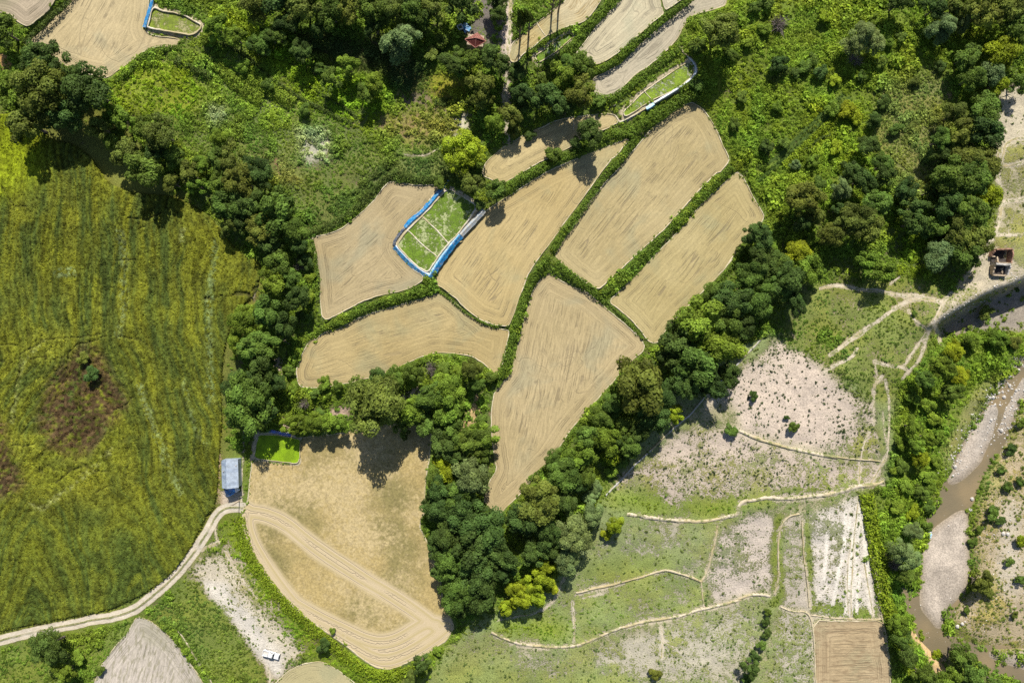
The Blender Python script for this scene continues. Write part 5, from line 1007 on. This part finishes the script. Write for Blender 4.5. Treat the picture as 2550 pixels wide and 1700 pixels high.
a = me.attributes.new('tint', 'FLOAT_COLOR', 'POINT'); d4 = np.ones((n, 4), np.float32); d4[:, :3] = CCs[ii_, jj_] * rng.uniform(.85, 1.35, n)[:, None]; a.data.foreach_set('color', d4.ravel())
so_ = link('standing_crop', me, kind='stuff'); gn_scatter(so_, SRC)

# ------------------------------------------------------------------ stones of the river bed
M_STONE = mat_plain('river_stone', (.50, .47, .43), .8, .35, 1.5, .03)
def rock_arrays(c, s, r):
    base = ICO_V * s * r.uniform(.7, 1.2, 3) * (1 + r.uniform(-.22, .22, (len(ICO_V), 1))); return base + c
bm = bmesh.new(); bmesh.ops.create_icosphere(bm, subdivisions=1, radius=1); bm.verts.ensure_lookup_table(); ICO_V = np.array([v.co[:] for v in bm.verts]); ICO_F = np.array([[v.index for v in f.verts] for f in bm.faces]); bm.free()
VV = []; FF = []; q = np.random.default_rng(77); base = 0
def stones(line, width, n, smin, smax):
    global base
    P = resample(pts(line), 4)
    for _ in range(n):
        p = P[q.integers(0, len(P))] + q.normal(size=2) * width / 2; s_ = smin + (smax - smin) * q.random() ** 3
        z_ = max(float(zat(p[0], p[1], Z)), -8.2); w_ = W(p[0], p[1], z_); v = rock_arrays(np.array(w_), s_ * np.array([1, 1, .6]), q); VV.append(v); FF.append(ICO_F + base); base += len(v)
stones("t32 2352,300 2240,400 2130,560 2030,670 1960,760 1900,900 1830,1060 1760,1200", 26, 420, .1, .42)
stones("t32 2352,470 2280,600 2200,750 2140,900 2100,1000", 34, 380, .1, .4)
stones("t32 2250,430 2180,560 2120,620", 26, 120, .12, .5)
stones("t33 1400,650 1500,880 1560,980 1640,1100", 22, 160, .08, .25)
stones("t33 1900,60 1960,160 2200,250 2100,420 2300,600 2200,850 1900,980 1800,960", 90, 420, .08, .3)
stones("t31 2352,890 2150,985 1950,1100 1750,1210 1650,1280", 16, 160, .1, .35)
link('river_stones', mesh_np('river_stones', np.vstack(VV), np.vstack(FF), None, [M_STONE]), kind='stuff')
BL = [("t32 2235,430", 1.0), ("t32 2195,590", .8), ("t32 2290,540", .6), ("t32 2310,380", .7), ("t32 2095,770", .7), ("t32 2110,595", .8), ("t32 2175,850", .8), ("t32 2240,500", .7), ("t32 1815,1135", .8), ("t32 1945,1385", .8), ("t33 1935,60", .8), ("t33 1830,970", .8), ("t33 1870,950", .7), ("t33 2190,245", .9), ("t33 2225,250", .8), ("t33 2040,200", .5), ("t33 1740,1015", .7)]
DESC = ["largest pale boulder at the bend, upper right of the river", "pale boulder below the bend of the river", "grey boulder in the shallow water right of the bend", "boulder at the top of the river's left bank", "pale boulder at midstream between two gravel strips", "boulder at the upper tip of the pink gravel strip", "broad boulder on the right-hand gravel strip",
        "boulder amid stones just below the largest one", "dark-sided boulder on the left bank above the brown pool", "white boulder on the right bank of the brown pool", "boulder at the top of the big gravel bar", "left of two pale boulders at the gravel bar's lower right", "right of two pale boulders at the gravel bar's lower right",
        "left of two grey boulders on the hillside beyond the river", "right of two grey boulders on the hillside beyond the river", "small boulder near the hillside bushes above the bar", "dark driftwood-stained boulder at the bar's lower tip"]
for (s, r_), d_ in zip(BL, DESC):
    p = pts(s)[0]; z_ = max(float(zat(p[0], p[1], Z)), -8.1); bm = bmesh.new(); bmesh.ops.create_icosphere(bm, subdivisions=2, radius=r_ * .75)
    for v in bm.verts: v.co *= 1 + .25 * (vn(v.co.x * 2 + p[0], v.co.y * 2 + v.co.z * 3, 5) - .5) * 2; v.co.z *= .65
    bm_obj('boulder', bm, M_STONE, label=d_, cat='boulder', group='boulders along the river', loc=W(p[0], p[1], z_ + .1))

# ------------------------------------------------------------------ blue plastic fences and white sheets round the seedling beds
def mat_plastic(name, c, c2):
    b = NB(name); p = b.pos(); n = b.noise(p, 1.6, 3, .6)
    b.bsdf(b.mix(b.ramp(b.noise(p, .9, 4, .7), .50, .66, 0, .55), b.mix(b.ramp(n, .42, .6), c, c2), (.42, .38, .30)), .45, b.bump(b.noise(p, 2.5, 3, .6), .12, .8), .5); return b.m
M_BLUE = mat_plastic('blue_plastic', (.008, .15, .40), (.02, .27, .55)); M_BLUED = mat_plastic('faded_blue_plastic', (.03, .15, .34), (.06, .28, .48)); M_WHITE = mat_plastic('white_plastic', (.70, .72, .74), (.55, .60, .66)); M_DKP = mat_plastic('dark_plastic', (.04, .06, .10), (.10, .12, .16))
M_LBLUE = mat_plastic('pale_blue_plastic', (.30, .52, .68), (.6, .75, .8)); M_NAVY = mat_plastic('navy_plastic', (.02, .05, .35), (.10, .18, .55))
def fence(s, h, lean, mat, label, cap=None, capw=.35, lv=4.3, seed=0):
    """a plastic sheet that leans outwards over the bund, gathered at its top: sheet + pegs"""
    P = resample(chaikin(pts(s), 1, False), 3.0); T = np.gradient(P, axis=0); T /= np.hypot(*T.T)[:, None]; Nn = np.stack([-T[:, 1], T[:, 0]], 1); n = len(P); L = np.arange(n) * 3 * S
    root = bpy.data.objects.new('plastic_fence', None); col.objects.link(root); c0 = W(*P[n // 2], lv); root.location = c0
    root['label'] = label; root['category'] = 'plastic fence'; root['group'] = 'plastic fences round the seedling beds'
    V = []; prof = [(-.5, 0.0), (-.28, .45), (-.1, .85), (.05, 1.0), (.25, .72), (.6, .30), (.95, 0.0)]
    for a, b_ in prof:
        f = a * lean * (1 + .35 * (vn(L * .8, a, seed) - .5)) ; z = lv + b_ * h * (.85 + .3 * vn(L * .7, 1.1, seed + 2)) - .02
        q = P + Nn * (f / S)[:, None]; k = S * (H - z) / H; V.append(np.stack([(q[:, 0] - 1275) * k, (850 - q[:, 1]) * k, z], 1) - np.array(c0))
    V = np.stack(V, 1); m = len(prof); I = np.arange(n * m).reshape(n, m); F = np.stack([I[:-1, :-1], I[1:, :-1], I[1:, 1:], I[:-1, 1:]], -1)
    V = V.reshape(-1, 3); ncap = 0
    if cap: 
        Fc = F[:, :2].reshape(-1, 4); link('sheet_lining', mesh_np('sheet_lining', V, Fc, None, [cap], True), root); F = F[:, 2:]
    link('sheet', mesh_np('sheet', V, F.reshape(-1, 4), None, [mat], True), root)
    for i in range(4, n - 2, 22):
        bm = bmesh.new(); b0 = Vector(V.reshape(n, m, 3)[i, 3]); tube(bm, b0 - Vector((0, 0, h + .3)), b0 + Vector((0, 0, .18)), .035, .03, 5); bm_obj('stake', bm, M_BARK, root)
M_BUNDW2 = mat_plastic('grimy_grey_plastic', (.36, .42, .48), (.5, .48, .42))
fence("t11 1805,175 1775,210 1742,255 1698,310 1648,372 1568,455 1488,522 1430,585", .8, 1.05, M_BLUE, "bright blue plastic fence on the upper left side of the largest seedling bed", None, seed=1)
fence("t11 1430,585 1390,630 1345,690 1332,740", .6, .7, M_DKP, "dark plastic fence at the left corner of the largest seedling bed", None, seed=2)
fence("t11 1338,740 1385,795 1445,855 1505,912 1565,958 1625,990", .6, 1.1, M_BLUED, "white-topped blue plastic fence on the lower left of the largest seedling bed", M_WHITE, seed=3)
fence("t11 1630,1005 1665,960 1700,900 1750,830 1800,765 1850,700 1900,640", .95, 1.35, M_BLUE, "broad blue plastic fence on the lower right of the largest seedling bed", M_LBLUE, seed=4)
fence("t11 1905,640 1960,580 2020,520 2070,465 2105,425", .7, 1.1, M_BUNDW2, "grimy grey plastic fence on the upper right of the largest seedling bed", None, seed=5)
fence("t00 1335,-40 1325,30 1300,110 1280,170 1262,240", .8, .9, M_BLUE, "blue plastic fence beside the small rounded bed at the top left", M_LBLUE, lv=9.4, seed=6)
fence("t20 1750,465 1815,510 1858,570 1864,640 1780,722 1660,800 1560,860 1500,895", .5, .55, M_WHITE, "white plastic fence wrapped round the tip of the long seedling bed", None, lv=5.0, seed=7)
fence("t20 1500,905 1470,930 1430,950", .55, .9, M_LBLUE, "turquoise plastic scrap on the lower edge of the long seedling bed", M_BLUE, lv=5.0, seed=8)
fence("t12 245,938 300,950 350,962 435,978", .7, .8, M_NAVY, "dark blue plastic sheet above the bright green square bed", M_WHITE, lv=-.5, seed=9)
# ------------------------------------------------------------------ crumpled sheet near the river
def crumple(s, sx, sy, mat, label, name='plastic_sheet', rot=0):
    p = pts(s)[0]; z_ = float(zat(*p, Z)); V = []; n = 9
    for j in range(n):
        for i in range(n):
            u_, v_ = i / (n - 1) - .5, j / (n - 1) - .5; V.append((u_ * sx * (1 + .2 * math.sin(j)), v_ * sy * (1 + .2 * math.cos(i * 1.3)), .15 + .25 * float(vn(i * .9 + p[0], j * .9, 3))))
    I = np.arange(n * n).reshape(n, n); F = np.stack([I[:-1, :-1], I[:-1, 1:], I[1:, 1:], I[1:, :-1]], -1).reshape(-1, 4)
    o = link(name, mesh_np(name, np.array(V), F, None, [mat], True), label=label, cat='plastic sheet', loc=W(*p, max(z_, -8.0))); o.rotation_euler = (0, 0, rot)
crumple("t33 1614,225", .9, 1.3, M_WHITE, "scrap of white plastic on the gravel bar under the trees", rot=.3); crumple("t33 1617,260", .8, 1.5, M_LBLUE, "scrap of turquoise plastic on the gravel bar under the trees", rot=-.4)
crumple("t11 1645,1040", .5, .6, M_LBLUE, "tiny pale green plastic scrap at the channel below the largest seedling bed", rot=.2)
crumple("t10 1955,240", 2.0, 2.6, M_BLUED, "blue tarpaulin beside the small red-roofed hut", name='tarpaulin', rot=.5)


# ------------------------------------------------------------------ buildings
def box(bm, c, s, rot=0.0, mi=0):
    m = Matrix.Translation(c) @ Matrix.Rotation(rot, 4, 'Z') @ Matrix.Diagonal((s[0], s[1], s[2], 1))
    r = bmesh.ops.create_cube(bm, size=1, matrix=m)
    for v in r['verts']:
        for f in v.link_faces: f.material_index = mi
def empty(name, loc, rz=0, **k):
    o = bpy.data.objects.new(name, None); col.objects.link(o); o.location = loc; o.rotation_euler = (0, 0, rz); o.empty_display_size = .5
    for a, v in k.items(): o[a] = v
    return o
def quadobj(name, Vs, mat, parent, thick=.03):
    bm = bmesh.new(); vs = [bm.verts.new(v) for v in Vs]; f = bm.faces.new(vs); r = bmesh.ops.solidify(bm, geom=[f], thickness=thick); return bm_obj(name, bm, mat, parent)
M_TIN = mat_plain('weathered_tin', (.25, .31, .40), .45, .18, 1.2, .0, .5); M_TIN2 = mat_plain('weathered_tin_pale', (.31, .37, .45), .5, .18, 1.2, .0, .5)
M_TARP = mat_plastic('blue_tarpaulin', (.02, .10, .36), (.04, .18, .48)); M_ADOBE = mat_plain('adobe', (.42, .33, .23), .95, .3, 1.5, .05); M_REDB = mat_plain('red_brick_ruin', (.30, .175, .12), .95, .3, 2.5, .05)
M_CONC = mat_plain('grey_concrete', (.42, .40, .37), .9, .2, 2, .02); M_ROOFR = mat_plain('shaded_rusty_red_roof', (.30, .085, .07), .8, .3, 2, .02); M_ROOFR2 = mat_plain('lit_rusty_red_roof', (.45, .20, .16), .8, .25, 2, .02); M_WOOD = mat_plain('old_wood', (.20, .15, .10), .9, .3, 4, .01); M_DARK = mat_plain('shade_dark_floor', (.06, .05, .045), .95, .3, 1, .05)
# tin barn with a gable roof of single sheets and a blue awning at its lower end
zb = float(zat(575, 1190)); hb = 3.0
kk = (H - zb - hb) / H * S
cx, cy, _ = W(0, 0, 0)
bx0, by0 = W(574, 1178, zb + 2.6)[:2]
barn = empty('tin_barn', (bx0, by0, zb), math.radians(1.5), label='pale blue-grey tin barn with a blue awning beside the golden field', category='barn')
Lb, Wb = 8.6, 4.9
for sx in (-1, 1):
    bm = bmesh.new(); box(bm, (sx * (Wb / 2 - .25), 0, hb / 2 - .1), (.12, Lb - .5, hb)); bm_obj('wall', bm, M_TIN2, barn)
bm = bmesh.new(); box(bm, (0, Lb / 2 - .3, hb / 2 - .1), (Wb - .62, .12, hb)); bm_obj('wall', bm, M_TIN2, barn)
def ribsheet(Vs, nrib, mat, amp=.035):
    """a corrugated sheet between four corners (a,b along the eave, c,d along the ridge)"""
    a, b_, c_, d = [Vector(v) for v in Vs]; bm = bmesh.new(); n = nrib * 2; rows = []
    nrm = (b_ - a).cross(d - a).normalized()
    if nrm.z < 0: nrm = -nrm
    for i in range(n + 1):
        t = i / n; o_ = nrm * (amp if i % 2 else 0); rows.append((bm.verts.new(a.lerp(b_, t) + o_), bm.verts.new(d.lerp(c_, t) + o_)))
    for i in range(n): bm.faces.new((rows[i][0], rows[i + 1][0], rows[i + 1][1], rows[i][1]))
    me = bpy.data.meshes.new('roof_sheet'); bmesh.ops.recalc_face_normals(bm, faces=bm.faces); bm.to_mesh(me); bm.free(); me.materials.append(mat); return me
ridge_x = -.75; rh = hb + 1.05; ns = 9
for i in range(ns):
    y0, y1 = -Lb / 2 + i * Lb / ns, -Lb / 2 + (i + 1) * Lb / ns + .05
    for sx in (-1, 1):
        ex = sx * Wb / 2; zo = .012 * (i % 2); ez = hb - .05
        cut = .55 if (i == ns - 1 and sx < 0) else 0
        link('roof_sheet', ribsheet(((ex, y0, ez + zo), (ex, y1 - cut, ez + zo), (ridge_x - sx * .02 * 0, y1, rh + zo), (ridge_x, y0, rh + zo)), 5, M_TIN2 if (i * 3 + sx) % 4 else M_TIN), barn)
bm = bmesh.new(); tube(bm, (ridge_x, -Lb / 2, rh + .04), (ridge_x, Lb / 2, rh + .04), .07, .07, 6); bm_obj('ridge_cap', bm, M_TIN, barn)
for (px_, py_) in ((-1.6, .9), (1.9, 2.3)):
    bm = bmesh.new(); zq = hb + (rh - hb) * (1 - abs(px_ - ridge_x) / (Wb / 2 + .75)) + .02; box(bm, (px_, py_, zq + .06), (.35, .3, .12)); bm_obj('loose_stone', bm, M_CONC, barn)
ye = -Lb / 2
quadobj('awning', [(-Wb / 2 + .3, ye + .1, hb - .2), (ridge_x + .2, ye + .05, rh - .1), (1.3, ye, hb + .25), (1.35, ye - 1.5, hb - .45), (-.9, ye - 2.7, hb - .95), (-1.7, ye - 2.4, hb - .85)], M_TARP, barn)
quadobj('awning_edge', [(-Wb / 2, ye + .05, hb), (-1.7, ye - 2.38, hb - .80), (-.9, ye - 2.75, hb - .90), (-1.9, ye - 2.7, hb - 1.0)], M_TIN2, barn)
quadobj('awning_edge', [(1.45, ye, hb + .2), (Wb / 2 + .4, ye - .5, hb - .2), (1.5, ye - 1.5, hb - .40), (1.2, ye - .9, hb - .2)], M_TIN, barn)
for x_ in (-1.3, 1.4):
    bm = bmesh.new(); tube(bm, (x_, ye - 1.5, -.2), (x_, ye - 1.4, hb - 1.0), .06, .05, 6); bm_obj('post', bm, M_WOOD, barn)
# hut with a hipped red roof
zh = float(zat(1184, 98)); hx, hy = W(1184, 99, zh + 3.2)[:2]
hut = empty('red_roofed_hut', (hx, hy, zh), math.radians(-8), label='small hut with a rusty red hipped roof half hidden by the top wood', category='hut')
bm = bmesh.new(); box(bm, (0, 0, 1.4), (4.6, 3.1, 2.9)); bm_obj('wall', bm, M_ADOBE, hut)
e = [(-3.0, -.2), (.3, 2.1), (3.0, .1), (.2, -2.1)]; top = (.25, .1, 4.2)
for i in range(4):
    a, b_ = e[i], e[(i + 1) % 4]; quadobj('roof', [(a[0], a[1], 2.85), (b_[0], b_[1], 2.85), top], (M_ROOFR2, M_ROOFR2, M_ROOFR, M_ROOFR)[i], hut, .05)  # sun and shade put into the colour: lighter red on sunward slopes
    bm = bmesh.new(); tube(bm, (a[0], a[1], 2.88), (b_[0], b_[1], 2.88), .09, .09, 5); bm_obj('roof_edge', bm, M_ROOFR2, hut); bm = bmesh.new(); tube(bm, (a[0], a[1], 2.92), (top[0], top[1], 4.26), .06, .06, 5); bm_obj('hip_ridge', bm, M_ROOFR2, hut)
zq = float(zat(1146, 68)); tank = empty('white_tank', W(1146, 68, zq + 1.0), .5, label='small open white tank beside the blue tarpaulin by the hut', category='tank')
for dx, dy, sx, sy in ((.65, 0, .16, 1.4), (-.65, 0, .16, 1.4), (0, .62, 1.14, .16), (0, -.62, 1.14, .16)):
    bm = bmesh.new(); box(bm, (dx, dy, -.3), (sx, sy, 1.3)); bm_obj('side', bm, M_WHITE, tank)
bm = bmesh.new(); box(bm, (0, 0, -.75), (1.1, 1.05, .1)); bm_obj('bottom', bm, M_CONC, tank)
# roofless ruin at the right edge
zr_ = float(zat(2498, 645)); rx, ry = W(2497, 645, zr_ + 1.5)[:2]
ruin = empty('roofless_ruin', (rx, ry, zr_), math.radians(-3), label='roofless red-brown ruin with broken walls beside the right-hand trail', category='ruin')
rr_ = random.Random(4)
def brokenwall(p, q, h0, h1, mat, t=.45):
    bm = bmesh.new(); p, q = Vector((*p, 0)), Vector((*q, 0)); n = max(4, int((q - p).length / .55)); d = (q - p).normalized(); s_ = Vector((-d.y, d.x, 0)) * t / 2; rows = []
    for i in range(n + 1):
        u_ = i / n; c_ = p.lerp(q, u_); h_ = (h0 + (h1 - h0) * u_) * rr_.uniform(.78, 1.05); o1 = s_ * rr_.uniform(.8, 1.2)
        rows.append([bm.verts.new(c_ - s_ + Vector((0, 0, -.4))), bm.verts.new(c_ - o1 + Vector((0, 0, h_))), bm.verts.new(c_ + o1 + Vector((0, 0, h_ * rr_.uniform(.93, 1)))), bm.verts.new(c_ + s_ + Vector((0, 0, -.4)))])
    for a, b_ in zip(rows[:-1], rows[1:]):
        for k in range(3): bm.faces.new((a[k], b_[k], b_[k + 1], a[k + 1]))
    bm.faces.new(rows[0]); bm.faces.new(rows[-1][::-1]); bm_obj('wall', bm, mat, ruin)
brokenwall((-2.6, 3.0), (2.3, 3.4), 3.2, 3.0, M_REDB); brokenwall((2.55, 3.2), (2.5, -1.3), 3.2, 3.3, M_REDB); brokenwall((2.2, -1.35), (-1.0, -1.2), 3.0, 1.6, M_ADOBE); brokenwall((-2.8, 2.8), (-3.2, .9), 2.6, 1.2, M_REDB); brokenwall((-1.2, -1.0), (-1.0, .9), 1.6, .8, M_ADOBE); brokenwall((-3.0, .8), (-1.4, .95), 1.1, .7, M_ADOBE)
brokenwall((-2.4, -1.7), (2.3, -1.8), 2.9, 2.9, M_CONC, .6); brokenwall((2.35, -2.1), (2.2, -5.0), 2.8, 1.6, M_CONC); brokenwall((-2.45, -2.0), (-2.2, -5.0), 2.6, .8, M_ADOBE); brokenwall((-2.0, -5.2), (2.1, -5.2), .7, .9, M_ADOBE)
bm = bmesh.new(); box(bm, (0, -3.4, -.02), (4.4, 3.2, .2)); bm_obj('rubble_floor', bm, M_DARK, ruin); bm = bmesh.new(); box(bm, (-.1, 1.0, -.02), (4.9, 4.0, .2)); bm_obj('rubble_floor', bm, M_DARK, ruin)  # near-black floor colour carries the shade between the walls
for i in range(5):
    bm = bmesh.new(); bmesh.ops.create_icosphere(bm, subdivisions=1, radius=rr_.uniform(.25, .45)); o = bm_obj('fallen_block', bm, M_ADOBE, ruin); o.location = (1.1 + rr_.uniform(-.3, .3), -2.6 - i * .45, .3)

ruin.scale = (.88, .88, .8)
# ------------------------------------------------------------------ white pickup
M_CARW = mat_plain('white_car_paint', (.80, .81, .82), .3, .03, 1, 0, .5); M_GLASS = mat_plain('dark_car_glass', (.02, .022, .025), .08, .05, 1, 0, .6); M_TYRE = mat_plain('tyre_rubber', (.02, .02, .02), .8, .1); M_BED = mat_plain('dusty_bed_floor', (.62, .58, .52), .8, .15, 2); M_TRIM = mat_plain('black_trim', (.03, .03, .03), .6, .1); M_LAMP = mat_plain('lamp_lens', (.7, .7, .68), .2, .05); M_TAIL = mat_plain('tail_lens', (.35, .02, .02), .2, .05); M_RIM = mat_plain('steel_rim', (.45, .45, .46), .4, .1, metallic=.6)
zc_ = float(zat(674, 1632)); tx, ty = W(674, 1630, zc_ + 1.1)[:2]
car = empty('pickup_truck', (tx, ty, zc_ + .03), math.radians(-17), label='white pickup truck with an open bed parked on pale ground at the bottom left', category='pickup truck')
def rbox(name, c, s, mat, bev=.06, parent=car, taper=None):
    bm = bmesh.new(); box(bm, c, s)
    if taper:
        for v in bm.verts:
            if v.co.z > c[2]: v.co.x = c[0] + (v.co.x - c[0]) * taper[0] + taper[2]; v.co.y = c[1] + (v.co.y - c[1]) * taper[1]
    if bev: bmesh.ops.bevel(bm, geom=list(bm.edges), offset=bev, segments=2, affect='EDGES')
    return bm_obj(name, bm, mat, parent, smooth=False)
rbox('body', (.05, 0, .62), (5.0, 1.76, .50), M_CARW, .10)                    # lower body, front at +x
rbox('hood', (1.72, 0, .96), (1.45, 1.66, .22), M_CARW, .08, taper=(.94, .93, -.03))
rbox('cab', (.1, 0, 1.22), (1.85, 1.62, .72), M_CARW, .09, taper=(.68, .82, -.12))
for sy in (-1, 1):
    rbox('bed_side', (-1.72, sy * .81, 1.02), (1.65, .12, .42), M_CARW, .03)
    rbox('side_window', (.02, sy * .795, 1.28), (1.12, .03, .34), M_GLASS, .0, taper=(.78, .90, -.1))
    rbox('wing_mirror', (.86, sy * .93, 1.12), (.16, .2, .16), M_TRIM, .03)
    rbox('headlight', (2.49, sy * .66, .80), (.12, .36, .18), M_LAMP, .03); rbox('tail_light', (-2.47, sy * .80, .86), (.05, .12, .3), M_TAIL, .01)
    rbox('door_handle', (-.1, sy * .90, .80), (.18, .04, .05), M_TRIM, .01)
rbox('tailgate', (-2.46, 0, 1.02), (.08, 1.5, .40), M_CARW, .02); rbox('bed_front', (-.90, 0, 1.02), (.08, 1.5, .42), M_CARW, .02); rbox('bed_floor', (-1.70, 0, .885), (1.5, 1.46, .03), M_BED, 0)
bm = bmesh.new(); w1 = [(1.06, -.72, 1.06), (1.06, .72, 1.06), (.56, .62, 1.55), (.56, -.62, 1.55)]; f = bm.faces.new([bm.verts.new(v) for v in w1]); bmesh.ops.solidify(bm, geom=[f], thickness=-.03); bm_obj('windshield', bm, M_GLASS, car)
bm = bmesh.new(); w1 = [(-.86, -.60, 1.18), (-.70, -.55, 1.50), (-.70, .55, 1.50), (-.86, .60, 1.18)]; f = bm.faces.new([bm.verts.new(v) for v in w1]); bmesh.ops.solidify(bm, geom=[f], thickness=-.03); bm_obj('rear_window', bm, M_GLASS, car)
rbox('front_bumper', (2.56, 0, .52), (.14, 1.74, .22), M_TRIM, .04); rbox('rear_bumper', (-2.54, 0, .50), (.12, 1.66, .18), M_TRIM, .03); rbox('grille', (2.52, 0, .80), (.06, .9, .2), M_TRIM, .01)
for wx_ in (1.6, -1.5):
    for sy in (-1, 1):
        bm = bmesh.new(); bmesh.ops.create_cone(bm, cap_ends=True, segments=20, radius1=.36, radius2=.36, depth=.24, matrix=Matrix.Translation((wx_, sy * .80, .36)) @ Matrix.Rotation(math.pi / 2, 4, 'X')); wh = bm_obj('wheel', bm, M_TYRE, car)
        bm = bmesh.new(); bmesh.ops.create_cone(bm, cap_ends=True, segments=16, radius1=.2, radius2=.2, depth=.03, matrix=Matrix.Translation((wx_, sy * .93, .36)) @ Matrix.Rotation(math.pi / 2, 4, 'X')); bm_obj('rim', bm, M_RIM, wh)

# ------------------------------------------------------------------ poles and posts
def pole(px, py, h, r_, label, arm=False, name='utility_pole', cat='pole'):
    z_ = float(zat(px, py)); o = empty(name, W(px, py, z_), R.uniform(0, 3), label=label, category=cat)
    bm = bmesh.new(); tube(bm, (0, 0, -.4), (0, 0, h), r_, r_ * .7, 8); bm_obj('shaft', bm, M_WOOD, o)
    if arm:
        bm = bmesh.new(); box(bm, (0, 0, h - .35), (1.5, .1, .1)); bm_obj('crossarm', bm, M_WOOD, o)
        for x_ in (-.6, 0, .6): bm = bmesh.new(); tube(bm, (x_, 0, h - .3), (x_, 0, h - .1), .04, .03, 6); bm_obj('insulator', bm, M_CONC, o)
p = pts("t03 2078,-10")[0]; pole(p[0], p[1], 5.5, .12, 'wooden pole beside the end of the farm road', True)
for s, d_ in (("t12 243,1232", 'left of three short posts on the bund below the bright green bed'), ("t12 357,1238", 'middle of three short posts on the bund below the bright green bed'), ("t12 447,1243", 'right of three short posts on the bund below the bright green bed'), ("t02 2112,940", 'lone post in the shade above the tin barn')):
    p = pts(s)[0]; pole(p[0], p[1], 1.5, .07, d_, name='post', cat='post')
# a person in the shade at the end of the upper bed (a few pixels tall, seen from above)
M_SHIRT = mat_plain('white_shirt', (.62, .63, .68), .9, .1); M_TROUS = mat_plain('dark_trousers', (.04, .045, .09), .9, .1); M_SKIN = mat_plain('skin', (.35, .22, .15), .7, .1); M_HAIR = mat_plain('hair', (.02, .018, .015), .8, .1)
def person(px, py):
    z_ = float(zat(px, py)); root = empty('person', W(px, py, z_), .6, label='person in a white top and dark trousers standing beside the long seedling bed', category='person')
    def skin(name, J, E, Rd, mat):
        me = bpy.data.meshes.new(name); me.from_pydata(J, E, []); me.update(); me.materials.append(mat); o = link(name, me, root); m = o.modifiers.new('skin', 'SKIN')
        for i, rr in enumerate(Rd): me.skin_vertices[0].data[i].radius = (rr, rr * .85)
        me.skin_vertices[0].data[0].use_root = True; s_ = o.modifiers.new('sub', 'SUBSURF'); s_.levels = 1; s_.render_levels = 1
    J = [(0, 0, .95), (0, 0, 1.2), (0, .01, 1.42), (0, .01, 1.52), (0, .03, 1.66), (0, .04, 1.76), (.1, 0, .9), (.13, .02, .5), (.14, -.01, .08), (.14, .12, .03), (-.1, 0, .9), (-.14, .06, .5), (-.15, .02, .08), (-.15, .15, .03), (.19, 0, 1.4), (.27, .02, 1.13), (.28, .16, .92), (.28, .24, .88), (-.19, 0, 1.4), (-.27, 0, 1.13), (-.27, .14, .92), (-.27, .22, .88)]
    E = [(0, 1), (1, 2), (2, 3), (3, 4), (4, 5), (0, 6), (6, 7), (7, 8), (8, 9), (0, 10), (10, 11), (11, 12), (12, 13), (2, 14), (14, 15), (15, 16), (16, 17), (2, 18), (18, 19), (19, 20), (20, 21)]
    skin('body', J, E, [.13, .12, .12, .05, .09, .08, .085, .06, .045, .04, .085, .06, .045, .04, .06, .042, .033, .035, .06, .042, .033, .035], M_SKIN)
    skin('shirt', [(0, 0, .98), (0, 0, 1.2), (0, .01, 1.42), (.19, 0, 1.4), (.26, .02, 1.18), (-.19, 0, 1.4), (-.26, 0, 1.18)], [(0, 1), (1, 2), (2, 3), (3, 4), (2, 5), (5, 6)], [.155, .145, .145, .08, .065, .08, .065], M_SHIRT)
    skin('trousers', [(0, 0, .95), (.1, 0, .88), (.13, .02, .5), (.14, -.01, .14), (-.1, 0, .88), (-.14, .06, .5), (-.15, .02, .14)], [(0, 1), (1, 2), (2, 3), (0, 4), (4, 5), (5, 6)], [.15, .105, .08, .065, .105, .08, .065], M_TROUS)
    bm = bmesh.new(); bmesh.ops.create_uvsphere(bm, u_segments=12, v_segments=8, radius=.112, matrix=Matrix.Translation((0, .02, 1.74)) @ Matrix.Diagonal((.9, 1.05, .95, 1))); 
    bmesh.ops.delete(bm, geom=[v for v in bm.verts if v.co.z < 1.70 and v.co.y > 0.02], context='VERTS'); bm_obj('hair', bm, M_HAIR, root, smooth=True)
person(1529, 266)
